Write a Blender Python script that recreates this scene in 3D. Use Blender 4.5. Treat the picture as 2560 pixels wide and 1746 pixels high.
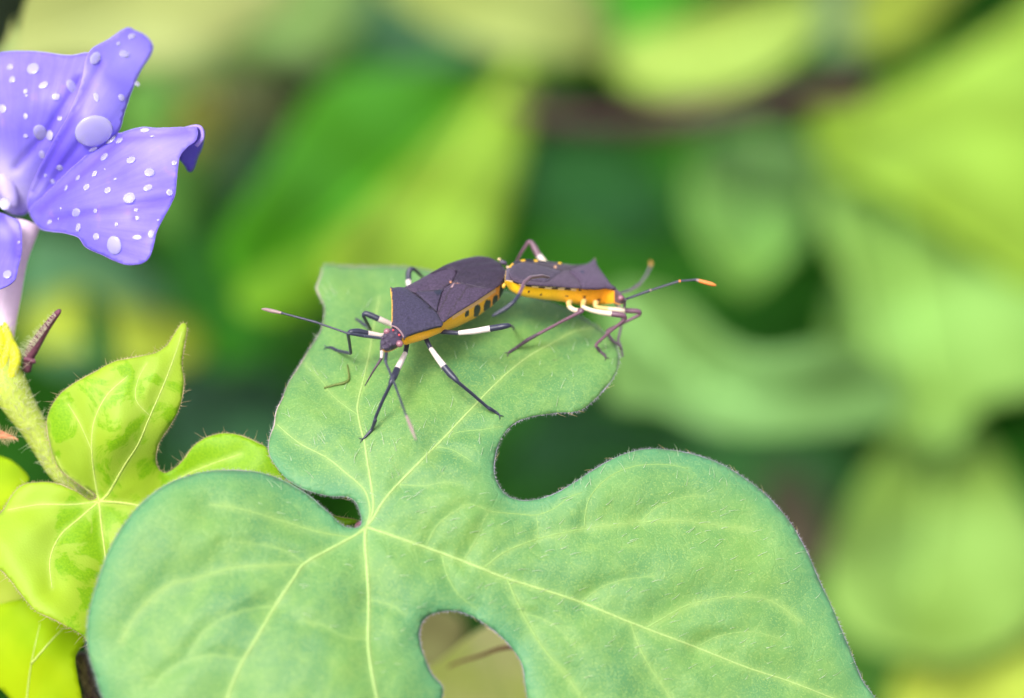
import bpy, math, random
import numpy as np
from mathutils import Vector, Matrix
from mathutils.geometry import delaunay_2d_cdt

# ------------------------------------------------------------------ clean
for o in list(bpy.data.objects): bpy.data.objects.remove(o)
S = bpy.context.scene
COL = S.collection
S.unit_settings.system = 'METRIC'
S.unit_settings.scale_length = 0.01            # one unit = one centimetre
random.seed(4)
rng = np.random.default_rng(11)

# ------------------------------------------------------------------ camera
PITCH = math.radians(20)
CAMZ = 75.0
cam_d = bpy.data.cameras.new('camera')
cam = bpy.data.objects.new('camera', cam_d); COL.objects.link(cam)
cam.location = (0, 0, CAMZ)
cam.rotation_euler = (math.pi / 2 - PITCH, 0, 0)
cam_d.lens = 100; cam_d.sensor_width = 36
cam_d.clip_start = 0.5; cam_d.clip_end = 8000
cam_d.dof.use_dof = True
cam_d.dof.focus_distance = 43.95
cam_d.dof.aperture_fstop = 0.058               # 100 mm lens in centimetre units: entrance pupil about 1.7 cm
cam_d.dof.aperture_blades = 0
S.camera = cam
S.render.resolution_x = 1024; S.render.resolution_y = 698

# ------------------------------------------------------------------ light
SUN_EL = math.radians(47); SUN_AZ = math.radians(-156)   # azimuth measured from +Y (view) towards +X
world = bpy.data.worlds.new('World'); S.world = world
world.use_nodes = True
wn = world.node_tree.nodes; wl = world.node_tree.links
wn.clear()
sky = wn.new('ShaderNodeTexSky'); sky.sky_type = 'NISHITA'; sky.sun_disc = False
sky.sun_elevation = SUN_EL; sky.sun_rotation = SUN_AZ
sky.air_density = 1.0; sky.dust_density = 4.0; sky.ozone_density = 1.0
bg = wn.new('ShaderNodeBackground'); bg.inputs['Strength'].default_value = 0.15
wo = wn.new('ShaderNodeOutputWorld')
sat = wn.new('ShaderNodeHueSaturation'); sat.inputs['Saturation'].default_value = 0.4   # thin overcast whitens the blue
wl.new(sky.outputs[0], sat.inputs['Color']); wl.new(sat.outputs[0], bg.inputs[0]); wl.new(bg.outputs[0], wo.inputs[0])
sd = bpy.data.lights.new('sun', 'SUN'); sun = bpy.data.objects.new('sun', sd); COL.objects.link(sun)
sd.energy = 1.5; sd.angle = math.radians(16); sd.color = (1.0, 0.96, 0.9)
sv = Vector((math.sin(SUN_AZ) * math.cos(SUN_EL), math.cos(SUN_AZ) * math.cos(SUN_EL), math.sin(SUN_EL)))
sun.rotation_euler = sv.to_track_quat('Z', 'Y').to_euler()
sun.location = sv * 300
S.view_settings.view_transform = 'Standard'
S.view_settings.look = 'None'
S.view_settings.exposure = 1.06
S.view_settings.gamma = 1
S.view_settings.use_curve_mapping = False

# ------------------------------------------------------------------ helpers
K = 0.36 / 2560.0
CR = np.array([1.0, 0, 0]); 
CD = np.array([0, -math.sin(PITCH), -math.cos(PITCH)])     # image "down"
CF = np.array([0, math.cos(PITCH), -math.sin(PITCH)])      # forward
CO = np.array([0, 0, CAMZ])
def P(px, py, d):
    px = np.asarray(px, float); py = np.asarray(py, float); d = np.asarray(d, float)
    x = (px - 1280) * K * d; y = (py - 873) * K * d
    return CO + x[..., None] * CR + y[..., None] * CD + d[..., None] * CF
def P1(px, py, d): return P(px, py, d)
def dirw(v):      # camera-frame direction (right, down, forward) -> world
    v = np.asarray(v, float); return v[0] * CR + v[1] * CD + v[2] * CF
D = lambda pts: [(x * 1.1015, y * 1.1015) for x, y in pts]

def srgb(r, g, b):
    f = lambda c: (c / 255 / 12.92) if c / 255 <= 0.04045 else ((c / 255 + 0.055) / 1.055) ** 2.4
    return (f(r), f(g), f(b), 1.0)

ORG = {}
def root(name, label, cat, loc, group=None):
    o = bpy.data.objects.new(name, None); COL.objects.link(o)
    o.empty_display_size = 0.3
    o.location = [float(v) for v in loc]; ORG[o.name] = np.array(loc, float)
    o['label'] = label; o['category'] = cat
    if group: o['group'] = group
    return o
def mk(name, V, F, mat, parent=None, cols=None, smooth=True, attrs=None):
    V = np.asarray(V, float)
    org = ORG[parent.name] if parent else V.mean(axis=0)
    me = bpy.data.meshes.new(name)
    me.from_pydata((V - org).tolist(), [], [list(map(int, f)) for f in F])
    if cols is not None:
        a = me.color_attributes.new('Col', 'FLOAT_COLOR', 'POINT')
        c = np.ones((len(V), 4)); c[:, :3] = np.asarray(cols)[:, :3]
        a.data.foreach_set('color', c.ravel())
    if attrs:
        for k, v in attrs.items():
            a = me.attributes.new(k, 'FLOAT', 'POINT'); a.data.foreach_set('value', np.asarray(v, np.float32))
    me.materials.append(mat)
    if smooth: me.shade_smooth()
    o = bpy.data.objects.new(name, me); COL.objects.link(o)
    if parent: o.parent = parent
    else: o.location = org.tolist()
    ORG[o.name] = org
    return o
def tag(o, label=None, cat=None, group=None, kind=None):
    if label: o['label'] = label
    if cat: o['category'] = cat
    if group: o['group'] = group
    if kind: o['kind'] = kind
    return o

def catmull(pts, step, closed=False):
    pts = np.asarray(pts, float); n = len(pts); out = []
    rngi = range(n) if closed else range(n - 1)
    for i in rngi:
        if closed: p0, p1, p2, p3 = pts[(i - 1) % n], pts[i], pts[(i + 1) % n], pts[(i + 2) % n]
        else: p0, p1, p2, p3 = pts[max(i - 1, 0)], pts[i], pts[i + 1], pts[min(i + 2, n - 1)]
        m = max(1, int(math.ceil(np.linalg.norm((p2 - p1)[:2]) / step)))
        t = np.arange(m)[:, None] / m
        a = 2 * p1; b = p2 - p0; c = 2 * p0 - 5 * p1 + 4 * p2 - p3; e = -p0 + 3 * p1 - 3 * p2 + p3
        out.append(0.5 * (a + b * t + c * t * t + e * t ** 3))
    out = np.concatenate(out)
    if not closed: out = np.vstack([out, pts[-1]])
    return out

def segdist(Pn, poly, closed=False):
    """distance of points (N,2) to a polyline"""
    A = poly[:-1]; B = poly[1:]
    if closed: A = poly; B = np.roll(poly, -1, axis=0)
    best = np.full(len(Pn), 1e9)
    for a, b in zip(A, B):
        ab = b - a; L = ab @ ab + 1e-9
        t = np.clip(((Pn - a) @ ab) / L, 0, 1)
        d = np.hypot(*(Pn - (a + t[:, None] * ab)).T)
        best = np.minimum(best, d)
    return best
def inside(Pn, poly):
    x, y = Pn[:, 0], Pn[:, 1]; r = np.zeros(len(Pn), bool); n = len(poly); j = n - 1
    for i in range(n):
        xi, yi = poly[i]; xj, yj = poly[j]
        c = ((yi > y) != (yj > y)) & (x < (xj - xi) * (y - yi) / (yj - yi + 1e-12) + xi)
        r ^= c; j = i
    return r

class RBF:      # thin-plate interpolation of depth over pixel position
    def __init__(s, ctrl, lam=1e-4):
        c = np.array(ctrl, float); s.X = c[:, :2] / 1000; v = c[:, 2]; n = len(c)
        A = s.phi(s.X, s.X) + lam * np.eye(n)
        Q = np.hstack([np.ones((n, 1)), s.X]); M = np.block([[A, Q], [Q.T, np.zeros((3, 3))]])
        s.w = np.linalg.solve(M, np.concatenate([v, np.zeros(3)]))
    def phi(s, a, b):
        r = np.hypot(a[:, None, 0] - b[None, :, 0], a[:, None, 1] - b[None, :, 1])
        return np.where(r > 1e-9, r * r * np.log(r + 1e-12), 0)
    def __call__(s, px, py):
        x = np.stack([np.atleast_1d(px), np.atleast_1d(py)], 1).astype(float) / 1000
        return s.phi(x, s.X) @ s.w[:-3] + s.w[-3] + x @ s.w[-2:]

def sheet(name, outline, depthf, mat, parent=None, spacing=12, thick=0.03, attrf=None, colf=None, wob=0.0, mapf=None, closed_step=None):
    """a curved blade: outline in picture pixels, every vertex at its own depth (cm from the lens), given thickness"""
    st = closed_step or spacing * 0.8
    ol = catmull(outline, st, True)
    if wob:
        n = len(ol); tg = np.roll(ol, -1, 0) - np.roll(ol, 1, 0); nn = np.stack([-tg[:, 1], tg[:, 0]], 1)
        nn /= np.linalg.norm(nn, axis=1)[:, None] + 1e-9
        w = sum(np.sin(np.arange(n) * f + rng.uniform(0, 6)) / (i + 1) for i, f in enumerate((0.35, 0.9, 1.9)))
        ol = ol + nn * (w * wob)[:, None]
    x0, y0 = ol.min(0); x1, y1 = ol.max(0)
    gx = np.arange(x0, x1, spacing); gy = np.arange(y0, y1, spacing * 0.866)
    G = np.array([(x + (j % 2) * spacing / 2, y) for j, y in enumerate(gy) for x in gx])
    if len(G):
        G = G + rng.uniform(-.12, .12, G.shape) * spacing
        G = G[inside(G, ol)]
        if len(G): G = G[segdist(G, ol, True) > spacing * 0.5]
    allp = np.vstack([ol, G]) if len(G) else ol
    vs = [Vector(p) for p in allp.tolist()]
    res = delaunay_2d_cdt(vs, [], [list(range(len(ol)))], 1, 1e-5)
    V2 = np.array([tuple(v) for v in res[0]]); F = res[2]
    # faces must look at the camera
    if mapf is None: W = P(V2[:, 0], V2[:, 1], depthf(V2[:, 0], V2[:, 1]))
    else: W = mapf(V2[:, 0], V2[:, 1])
    F2 = []
    for f in F:
        a, b, c = W[f[0]], W[f[1]], W[f[2]]
        if np.dot(np.cross(b - a, c - a), CO - a) < 0: f = list(f)[::-1]
        F2.append(f)
    at = attrf(V2, ol) if attrf else None
    cl = colf(V2, ol) if colf else None
    o = mk(name, W, F2, mat, parent, cols=cl, attrs=at)
    if thick:
        m = o.modifiers.new('thickness', 'SOLIDIFY'); m.thickness = thick; m.offset = -1
    return o, ol

def tube(name, pts, rad, mat, parent=None, sides=8, cols=None, caps=True):
    """pts (n,3) world, rad (n), cols (n-1) per segment or (n) smooth"""
    pts = np.asarray(pts, float); n = len(pts); rad = np.broadcast_to(np.asarray(rad, float), (n,))
    T = np.gradient(pts, axis=0); T /= np.linalg.norm(T, axis=1)[:, None] + 1e-12
    u = np.cross(T[0], [0.3, 0.2, 0.93]); u /= np.linalg.norm(u)
    V = []; C = []; F = []
    ang = np.arange(sides) * 2 * math.pi / sides
    frames = []
    for i in range(n):
        u = u - T[i] * (u @ T[i]); u /= np.linalg.norm(u) + 1e-12
        frames.append((u.copy(), np.cross(T[i], u)))
    def ring(i, c):
        a, b = frames[i]; s = len(V)
        for t in ang: V.append(pts[i] + rad[i] * (math.cos(t) * a + math.sin(t) * b)); C.append(c)
        return s
    seg = cols is not None and len(cols) == n - 1
    prev = None
    for i in range(n):
        if seg:
            if i == 0: prev = ring(0, cols[0]); first = prev; continue
            r = ring(i, cols[i - 1])
        else:
            c = cols[i] if cols is not None else (1, 1, 1)
            r = ring(i, c)
            if i == 0: prev = r; first = r; continue
        for k in range(sides):
            k2 = (k + 1) % sides; F.append((prev + k, prev + k2, r + k2, r + k))
        prev = r
        if seg and i < n - 1 and tuple(cols[i]) != tuple(cols[i - 1]): prev = ring(i, cols[i])
    if caps:
        F.append(list(range(first, first + sides))[::-1]); F.append(list(range(prev, prev + sides)))
    if mat is None: return V, F, C
    return mk(name, V, F, mat, parent, cols=C if cols is not None else None)

def ball(name, c, axes, mat, parent=None, nu=16, nv=10, cols=None, half=False):
    """ellipsoid with axis vectors (3x3 rows)"""
    V = []; F = []
    axes = np.asarray(axes, float)
    for j in range(nv + 1):
        th = math.pi * j / nv
        for i in range(nu):
            ph = 2 * math.pi * i / nu
            v = np.array([math.sin(th) * math.cos(ph), math.sin(th) * math.sin(ph), math.cos(th)])
            V.append(c + v @ axes)
    for j in range(nv):
        for i in range(nu):
            a = j * nu + i; b = j * nu + (i + 1) % nu
            F.append((a, a + nu, b + nu, b))
    V = np.array(V)
    if mat is None: return V, F
    o = mk(name, V, F, mat, parent)
    bm_clean(o)
    return o
def bm_clean(o):
    import bmesh
    bm = bmesh.new(); bm.from_mesh(o.data)
    bmesh.ops.remove_doubles(bm, verts=bm.verts, dist=1e-5)
    bmesh.ops.recalc_face_normals(bm, faces=bm.faces)
    bm.to_mesh(o.data); bm.free(); o.data.shade_smooth()

# ------------------------------------------------------------------ materials
def nodes(name):
    m = bpy.data.materials.new(name); m.use_nodes = True
    nt = m.node_tree; nt.nodes.clear()
    out = nt.nodes.new('ShaderNodeOutputMaterial')
    return m, nt, out
def N(nt, t, **kw):
    n = nt.nodes.new(t)
    for k, v in kw.items():
        if hasattr(n, k) and k not in n.inputs: setattr(n, k, v)
        else: n.inputs[k].default_value = v
    return n
def ramp(nt, src, stops):
    r = nt.nodes.new('ShaderNodeValToRGB'); nt.links.new(src, r.inputs[0])
    e = r.color_ramp.elements
    while len(e) < len(stops): e.new(0.5)
    for el, (p, c) in zip(e, stops): el.position = p; el.color = c if len(c) == 4 else (*c, 1)
    return r
def mixc(nt, fac, a, b, mode='MIX'):
    m = nt.nodes.new('ShaderNodeMix'); m.data_type = 'RGBA'; m.blend_type = mode
    for s, v in ((0, fac), (6, a), (7, b)):
        if hasattr(v, 'is_output'): nt.links.new(v, m.inputs[s])
        else: m.inputs[s].default_value = v
    return m.outputs[2]
def noise(nt, scale, detail=4, rough=.55, coord=None, dist=0):
    n = nt.nodes.new('ShaderNodeTexNoise'); n.inputs['Scale'].default_value = scale
    n.inputs['Detail'].default_value = detail; n.inputs['Roughness'].default_value = rough
    n.inputs['Distortion'].default_value = dist
    if coord is not None: nt.links.new(coord, n.inputs['Vector'])
    return n.outputs[0]
def leaf_shader(nt, out, col, trans_gain=1.5, tf=0.38, rough=.5, spec=.35, bump=None, bstr=.3, bdist=.02, sheen=0.0):
    L = nt.links
    p = nt.nodes.new('ShaderNodeBsdfPrincipled')
    p.inputs['Roughness'].default_value = rough
    p.inputs['Specular IOR Level'].default_value = spec
    p.inputs['Sheen Weight'].default_value = sheen
    p.inputs['Sheen Roughness'].default_value = .5
    t = nt.nodes.new('ShaderNodeBsdfTranslucent')
    hs = nt.nodes.new('ShaderNodeHueSaturation'); hs.inputs['Value'].default_value = trans_gain; hs.inputs['Saturation'].default_value = 1.15
    hs.inputs['Hue'].default_value = 0.49
    L.new(col, p.inputs['Base Color']); L.new(col, hs.inputs['Color']); L.new(hs.outputs[0], t.inputs['Color'])
    m = nt.nodes.new('ShaderNodeMixShader'); m.inputs[0].default_value = tf
    L.new(p.outputs[0], m.inputs[1]); L.new(t.outputs[0], m.inputs[2]); L.new(m.outputs[0], out.inputs[0])
    if bump is not None:
        b = nt.nodes.new('ShaderNodeBump'); b.inputs['Strength'].default_value = bstr; b.inputs['Distance'].default_value = bdist
        L.new(bump, b.inputs['Height']); L.new(b.outputs[0], p.inputs['Normal']); L.new(b.outputs[0], t.inputs['Normal'])
def attr(nt, name, vec=False):
    a = nt.nodes.new('ShaderNodeAttribute'); a.attribute_name = name
    return a.outputs['Color'] if vec else a.outputs['Fac']
def geo(nt): return nt.nodes.new('ShaderNodeTexCoord').outputs['Object']
def math_(nt, op, a, b=0.0):
    m = nt.nodes.new('ShaderNodeMath'); m.operation = op
    for s, v in ((0, a), (1, b)):
        if hasattr(v, 'is_output'): nt.links.new(v, m.inputs[s])
        else: m.inputs[s].default_value = v
    return m.outputs[0]

def mat_big_leaf():
    m, nt, out = nodes('green_leaf'); c = geo(nt)
    n1 = noise(nt, 0.9, 3, .5, c); n2 = noise(nt, 3.5, 4, .6, c); n3 = noise(nt, 42, 3, .65, c)
    base = ramp(nt, n1, [(.3, (.092, .25, .085)), (.7, (.155, .325, .072))]).outputs[0]
    base = mixc(nt, ramp(nt, n2, [(.45, (0, 0, 0)), (.75, (.4, .4, .4))]).outputs[0], base, (.24, .40, .09, 1))
    # pale specks in the skin
    base = mixc(nt, ramp(nt, n3, [(.53, (0, 0, 0)), (.66, (.7, .7, .7))]).outputs[0], base, (.32, .45, .12, 1))
    nb = noise(nt, 5.5, 2, .5, c)
    base = mixc(nt, ramp(nt, nb, [(.74, (0, 0, 0)), (.79, (.45, .45, .45))]).outputs[0], base, (.10, .16, .06, 1))
    # bluish green margin and paler tissue along the veins
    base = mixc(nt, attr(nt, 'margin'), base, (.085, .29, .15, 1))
    base = mixc(nt, attr(nt, 'near_vein'), base, (.36, .50, .14, 1))
    base = mixc(nt, attr(nt, 'fine_vein'), base, (.34, .50, .15, 1))
    vo = nt.nodes.new('ShaderNodeTexVoronoi'); vo.feature = 'DISTANCE_TO_EDGE'; vo.inputs['Scale'].default_value = 4.6
    nz = nt.nodes.new('ShaderNodeTexNoise'); nz.inputs['Scale'].default_value = 3
    nt.links.new(c, nz.inputs['Vector'])
    v2 = mixc(nt, .45, c, nz.outputs['Color']); nt.links.new(v2, vo.inputs['Vector'])
    cells = ramp(nt, vo.outputs['Distance'], [(0, (0, 0, 0)), (.12, (1, 1, 1))]).outputs[0]
    base = mixc(nt, ramp(nt, vo.outputs['Distance'], [(0, (.12, .12, .12)), (.06, (0, 0, 0))]).outputs[0], base, (.36, .52, .16, 1))
    h = math_(nt, 'ADD', math_(nt, 'MULTIPLY', cells, .3), math_(nt, 'MULTIPLY', n3, .6))
    leaf_shader(nt, out, base, 1.3, .28, .5, .4, h, .6, .018, sheen=.06)
    return m
def mat_yellow_leaf():
    m, nt, out = nodes('variegated_leaf'); c = geo(nt)
    n1 = noise(nt, 1.15, 6, .66, c, .9); n2 = noise(nt, 30, 3, .6, c); n3 = noise(nt, .6, 2, .5, c)
    pale = ramp(nt, n3, [(.35, (.37, .53, .022)), (.7, (.36, .52, .06))]).outputs[0]
    green = ramp(nt, n2, [(.3, (.19, .42, .003)), (.7, (.30, .52, .006))]).outputs[0]
    f = ramp(nt, math_(nt, 'ADD', n1, attr(nt, 'green_bias')), [(.485, (0, 0, 0)), (.525, (1, 1, 1))]).outputs[0]
    base = mixc(nt, f, pale, green)
    base = mixc(nt, attr(nt, 'near_vein'), base, (.50, .62, .12, 1))
    base = mixc(nt, attr(nt, 'fine_vein'), base, (.42, .55, .10, 1))
    leaf_shader(nt, out, base, 1.3, .42, .5, .35, n2, .3, .015, sheen=.1)
    return m
def mat_plain_leaf(name, c1, c2, scale=.25, tf=.35, gain=1.3, spec=.15, rough=.6):
    m, nt, out = nodes(name); c = geo(nt)
    n1 = noise(nt, scale, 3, .5, c)
    base = ramp(nt, n1, [(.35, c1[:3]), (.65, c2[:3])]).outputs[0]
    leaf_shader(nt, out, base, gain, tf, rough, spec)
    return m
def mat_simple(name, c, rough=.5, spec=.4, bump=0, bscale=20, tf=0, var=.15, bdist=.01, sheen=0):
    m, nt, out = nodes(name); co = geo(nt)
    n1 = noise(nt, bscale, 4, .6, co)
    lo = [v * (1 - var) for v in c[:3]]; hi = [min(1, v * (1 + var)) for v in c[:3]]
    base = ramp(nt, n1, [(.3, lo), (.7, hi)]).outputs[0]
    if tf: leaf_shader(nt, out, base, 1.2, tf, rough, spec, n1 if bump else None, bump, bdist)
    else:
        p = nt.nodes.new('ShaderNodeBsdfPrincipled'); p.inputs['Roughness'].default_value = rough
        p.inputs['Specular IOR Level'].default_value = spec; p.inputs['Sheen Weight'].default_value = sheen
        nt.links.new(base, p.inputs['Base Color']); nt.links.new(p.outputs[0], out.inputs[0])
        if bump:
            b = nt.nodes.new('ShaderNodeBump'); b.inputs['Strength'].default_value = bump; b.inputs['Distance'].default_value = bdist
            nt.links.new(n1, b.inputs['Height']); nt.links.new(b.outputs[0], p.inputs['Normal'])
    return m
def mat_vcol(name, rough=.5, spec=.4, bump=.3, bscale=60, var=.25, sheen=.1, bdist=.008):
    m, nt, out = nodes(name); co = geo(nt)
    n1 = noise(nt, bscale, 4, .6, co)
    g = ramp(nt, n1, [(.3, (1 - var,) * 3), (.7, (1 + var,) * 3)]).outputs[0]
    base = mixc(nt, 1.0, attr(nt, 'Col', True), g, 'MULTIPLY')
    p = nt.nodes.new('ShaderNodeBsdfPrincipled'); p.inputs['Roughness'].default_value = rough
    p.inputs['Specular IOR Level'].default_value = spec; p.inputs['Sheen Weight'].default_value = sheen
    nt.links.new(base, p.inputs['Base Color']); nt.links.new(p.outputs[0], out.inputs[0])
    b = nt.nodes.new('ShaderNodeBump'); b.inputs['Strength'].default_value = bump; b.inputs['Distance'].default_value = bdist
    nt.links.new(n1, b.inputs['Height']); nt.links.new(b.outputs[0], p.inputs['Normal'])
    return m
M = {}
M['leaf'] = mat_big_leaf(); M['yleaf'] = mat_yellow_leaf()
M['vein'] = mat_simple('pale_vein', (.36, .52, .17), .5, .35, .3, 25, .25)
M['fine_vein'] = mat_simple('thin_vein', (.27, .44, .13), .5, .3, .3, 25, .25)
M['yvein'] = mat_simple('yellow_vein', (.55, .66, .16), .5, .35, .3, 25, .3)
M['rim'] = mat_vcol('leaf_rim', .6, .3, .5, 40, .35)
M['hair'] = mat_simple('pale_hair', (.55, .66, .45), .4, .4, 0, 8, .4, .1)
M['edge_hair'] = mat_simple('edge_hair', (.45, .42, .48), .5, .3, 0, 8, .3, .3)
M['golden_hair'] = mat_simple('golden_hair', (.62, .50, .28), .4, .4, 0, 8, .4, .1)
M['body'] = mat_vcol('insect_body', .42, .45, .35, 45, .10, .1)
M['plate'] = mat_vcol('insect_back', .52, .34, .9, 28, .42, .04, .02)
M['leg'] = mat_vcol('insect_leg', .38, .5, .3, 60, .15, .1)
M['eye'] = mat_simple('insect_eye', (.24, .10, .13), .25, .6, .2, 120, 0, .2)
M['ocellus'] = mat_simple('insect_ocellus', (.65, .06, .07), .2, .6)
M['stem'] = mat_simple('hairy_stem', (.44, .54, .08), .5, .35, .4, 12, .25, .2)
M['calyx'] = mat_simple('yellow_green_calyx', (.70, .72, .03), .5, .35, .4, 10, .3, .2)
M['maroon'] = mat_simple('maroon_sepal', (.16, .055, .085), .6, .3, .5, 18, .1, .4)
M['soil'] = mat_simple('dark_soil', (.035, .028, .018), .9, .1, .8, 1.2, 0, .4, .4)

# ------------------------------------------------------------------ setting: ground
gs = 40
xs = np.linspace(-900, 900, gs); ys = np.linspace(-300, 1800, gs)
GV = []
for y in ys:
    for x in xs: GV.append((x, y, -1.5 + 1.2 * math.sin(x * .03) + 1.0 * math.sin(y * .05 + x * .01) + random.uniform(-.5, .5)))
GF = [(j * gs + i, j * gs + i + 1, (j + 1) * gs + i + 1, (j + 1) * gs + i) for j in range(gs - 1) for i in range(gs - 1)]
tag(mk('ground', GV, GF, M['soil']), kind='structure')

# low growth that covers the ground behind, too dense to count
M['under1'] = mat_plain_leaf('undergrowth_leaf', (.008, .055, .004), (.020, .10, .004), .08, .2, 1.1, .08, .7)
def scatter(name, n, xr, yr, zf, size, mat, seed):
    r = np.random.default_rng(seed)
    V = []; F = []
    sh = [(0, 0, 0), (-.32, .25, .06), (-.42, .55, .05), (-.25, .85, 0), (0, 1.15, -.12), (.25, .85, 0), (.42, .55, .05), (.32, .25, .06), (0, .3, -.02), (0, .65, -.03)]
    fs = [(0, 8, 1), (1, 8, 9, 2), (2, 9, 3), (3, 9, 4), (0, 7, 8), (7, 6, 9, 8), (6, 5, 9), (5, 4, 9)]
    sh = np.array(sh)
    for _ in range(n):
        x = r.uniform(*xr); y = r.uniform(*yr); z = r.uniform(*zf(x, y))
        R = (Matrix.Rotation(r.uniform(0, 6.28), 3, 'Z') @ Matrix.Rotation(r.uniform(-1.2, .5), 3, 'X') @ Matrix.Rotation(r.uniform(-.6, .6), 3, 'Y'))
        s = r.uniform(*size); b = len(V)
        V.extend((sh * s @ np.array(R).T + (x, y, z)).tolist())
        F.extend([[b + k for k in f] for f in fs])
    return mk(name, V, F, mat, smooth=True)
o = scatter('undergrowth', 9000, (-110, 110), (105, 330), lambda x, y: (0, 14 + max(0, (y - 150) * .22)), (5, 11), M['under1'], 3)
tag(o, 'dense dark green undergrowth filling the blurred space behind', 'undergrowth', kind='stuff')

# ------------------------------------------------------------------ blurred leaves behind
GRP_BG = 'blurred leaves in the background'
_mats = {}
def bmat(c):
    if c not in _mats:
        l = srgb(*c)
        f = BGAIN
        a = [min(.75, v * f * .72) for v in l[:3]]; b = [min(.8, l[0] * f * 1.08 + .01), min(.8, l[1] * f * 1.12), min(.8, l[2] * f * 1.3 + .02)]
        _mats[c] = mat_plain_leaf('background_leaf', a, b, .22)
    return _mats[c]
BGAIN = 0.80
def bg_leaf(label, outl, d0, col, gx=0, gy=0, bulge=2.0, rib=None, name='background_leaf'):
    ol = np.array(D(outl)); c = ol.mean(0); sz = np.ptp(ol, axis=0).max() / 2
    def dep(px, py):
        u = (px - c[0]) / sz; v = (py - c[1]) / sz
        return d0 + gx * u + gy * v + bulge * (u * u + v * v) * .6 + .35 * np.sin(u * 5 + d0) * np.cos(v * 4)
    if rib:
        base_dep = dep; rl = catmull(D(rib), 60)
        def dep(px, py):
            q = segdist(np.stack([np.atleast_1d(px), np.atleast_1d(py)], 1), rl)
            return base_dep(px, py) - 2.6 * (1 - np.exp(-q / (sz * .45)))
    t = root(name, label, 'leaf', P1(c[0], c[1], d0), GRP_BG)
    sheet('blade', ol, dep, bmat(col), t, spacing=45, thick=.05)
    if rib:
        r = catmull(D(rib), 40); dd = dep(r[:, 0], r[:, 1]) - .05
        W = P(r[:, 0], r[:, 1], dd)
        tube('midrib', W, np.linspace(.26, .09, len(W)), bmat(tuple(min(255, int(v * 1.15 + 22)) for v in col)), t, 6)
    return t
bg_leaf('large pale yellowish blurred leaf across the top left, above the violet flower', [(10, 150), (60, -60), (350, -140), (660, -60), (590, 50), (480, 115), (330, 150), (150, 140)], 84, (184, 194, 108), 2, -8, rib=[(620, -40), (300, 50), (60, 120)])
bg_leaf('dull green blurred leaf at the top left edge, behind the flower lobes', [(-120, -60), (180, -80), (130, 60), (60, 160), (-20, 260), (-120, 260)], 98, (118, 165, 88), 0, -6)
bg_leaf('light green blurred leaf at the top, right of the large pale yellowish one', [(540, -80), (830, -80), (812, 60), (720, 135), (560, 160), (470, 130)], 96, (146, 184, 84), 3, -8)
bg_leaf('teal dark blurred leaf at top centre behind the pale ones', [(840, -40), (1120, -40), (1160, 90), (1060, 170), (900, 180), (830, 110)], 110, (66, 118, 60), 0, -8)
bg_leaf('olive blurred leaf left of centre, above the dark gap', [(340, 130), (700, 120), (780, 190), (660, 330), (560, 420), (440, 400), (360, 280)], 104, (112, 148, 66), 2, -8)
bg_leaf('small yellow blurred leaf right beside the tip of the upper flower lobe', [(350, 230), (450, 190), (520, 220), (500, 310), (430, 350), (370, 310)], 92, (186, 182, 62), 0, -4)
bg_leaf('saturated deep green blurred leaf filling the middle left of the centre', [(740, 190), (960, 150), (1195, 140), (1050, 330), (860, 520), (700, 640), (560, 660), (500, 560), (610, 380)], 84, (84, 168, 4), 5, -7, rib=[(1190, 145), (900, 380), (600, 620)])
bg_leaf('yellow-green blurred leaf standing behind the dark insect, its right side straight', [(1196, 120), (1190, 320), (1150, 500), (1080, 640), (960, 690), (760, 650), (740, 560), (860, 440), (1010, 300)], 79, (156, 196, 44), 4, -7, rib=[(1180, 150), (1020, 400), (850, 640)])
bg_leaf('pale blurred leaf just above the back of the dark insect', [(830, 470), (960, 410), (1140, 400), (1120, 540), (1070, 670), (880, 700), (800, 600)], 77, (164, 186, 100), 2, -4)
bg_leaf('yellowish blurred leaf with a pinkish end at the top, right of centre', [(880, -60), (1300, -60), (1395, 50), (1370, 125), (1260, 140), (1080, 95), (960, 40)], 92, (176, 192, 96), 3, -6)
bg_leaf('bright green blurred leaf at the top edge between two yellowish ones', [(1310, -80), (1600, -80), (1560, 40), (1460, 90), (1370, 80)], 99, (72, 166, 6), 0, -4)
bg_leaf('long yellow-green blurred leaf hanging above the maroon stem', [(1370, 120), (1500, 60), (1700, 0), (1850, -10), (1850, 70), (1770, 150), (1620, 215), (1450, 210)], 90, (166, 194, 76), -3, -7, rib=[(1840, 0), (1600, 130), (1400, 180)])
bg_leaf('grey-green blurred leaf at the top right beside the large yellow-green one', [(1830, -60), (2050, -60), (2060, 60), (1950, 120), (1860, 100)], 106, (120, 150, 90), 0, -4)
bg_leaf('mid green blurred leaf pointing down in the dark gap on the right', [(1590, 330), (1720, 300), (1860, 340), (1860, 470), (1780, 590), (1690, 665), (1630, 610), (1560, 470)], 92, (150, 208, 92), 2, -6, rib=[(1740, 310), (1690, 650)])
bg_leaf('largest yellow-green blurred leaf in the upper right corner', [(1840, 240), (1990, 210), (2130, 150), (2270, 70), (2440, 0), (2480, 420), (2380, 660), (2200, 560), (2010, 440), (1880, 380)], 90, (162, 202, 58), 2, -8, rib=[(2420, 0), (1900, 330)])
bg_leaf('light green blurred leaf hanging at the right edge below the largest one', [(1840, 340), (2000, 330), (2250, 420), (2400, 600), (2420, 850), (2230, 920), (2140, 1020), (1990, 920), (1950, 700), (1880, 540)], 84, (146, 192, 84), 0, -6, rib=[(2000, 340), (2130, 1000)])
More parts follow.
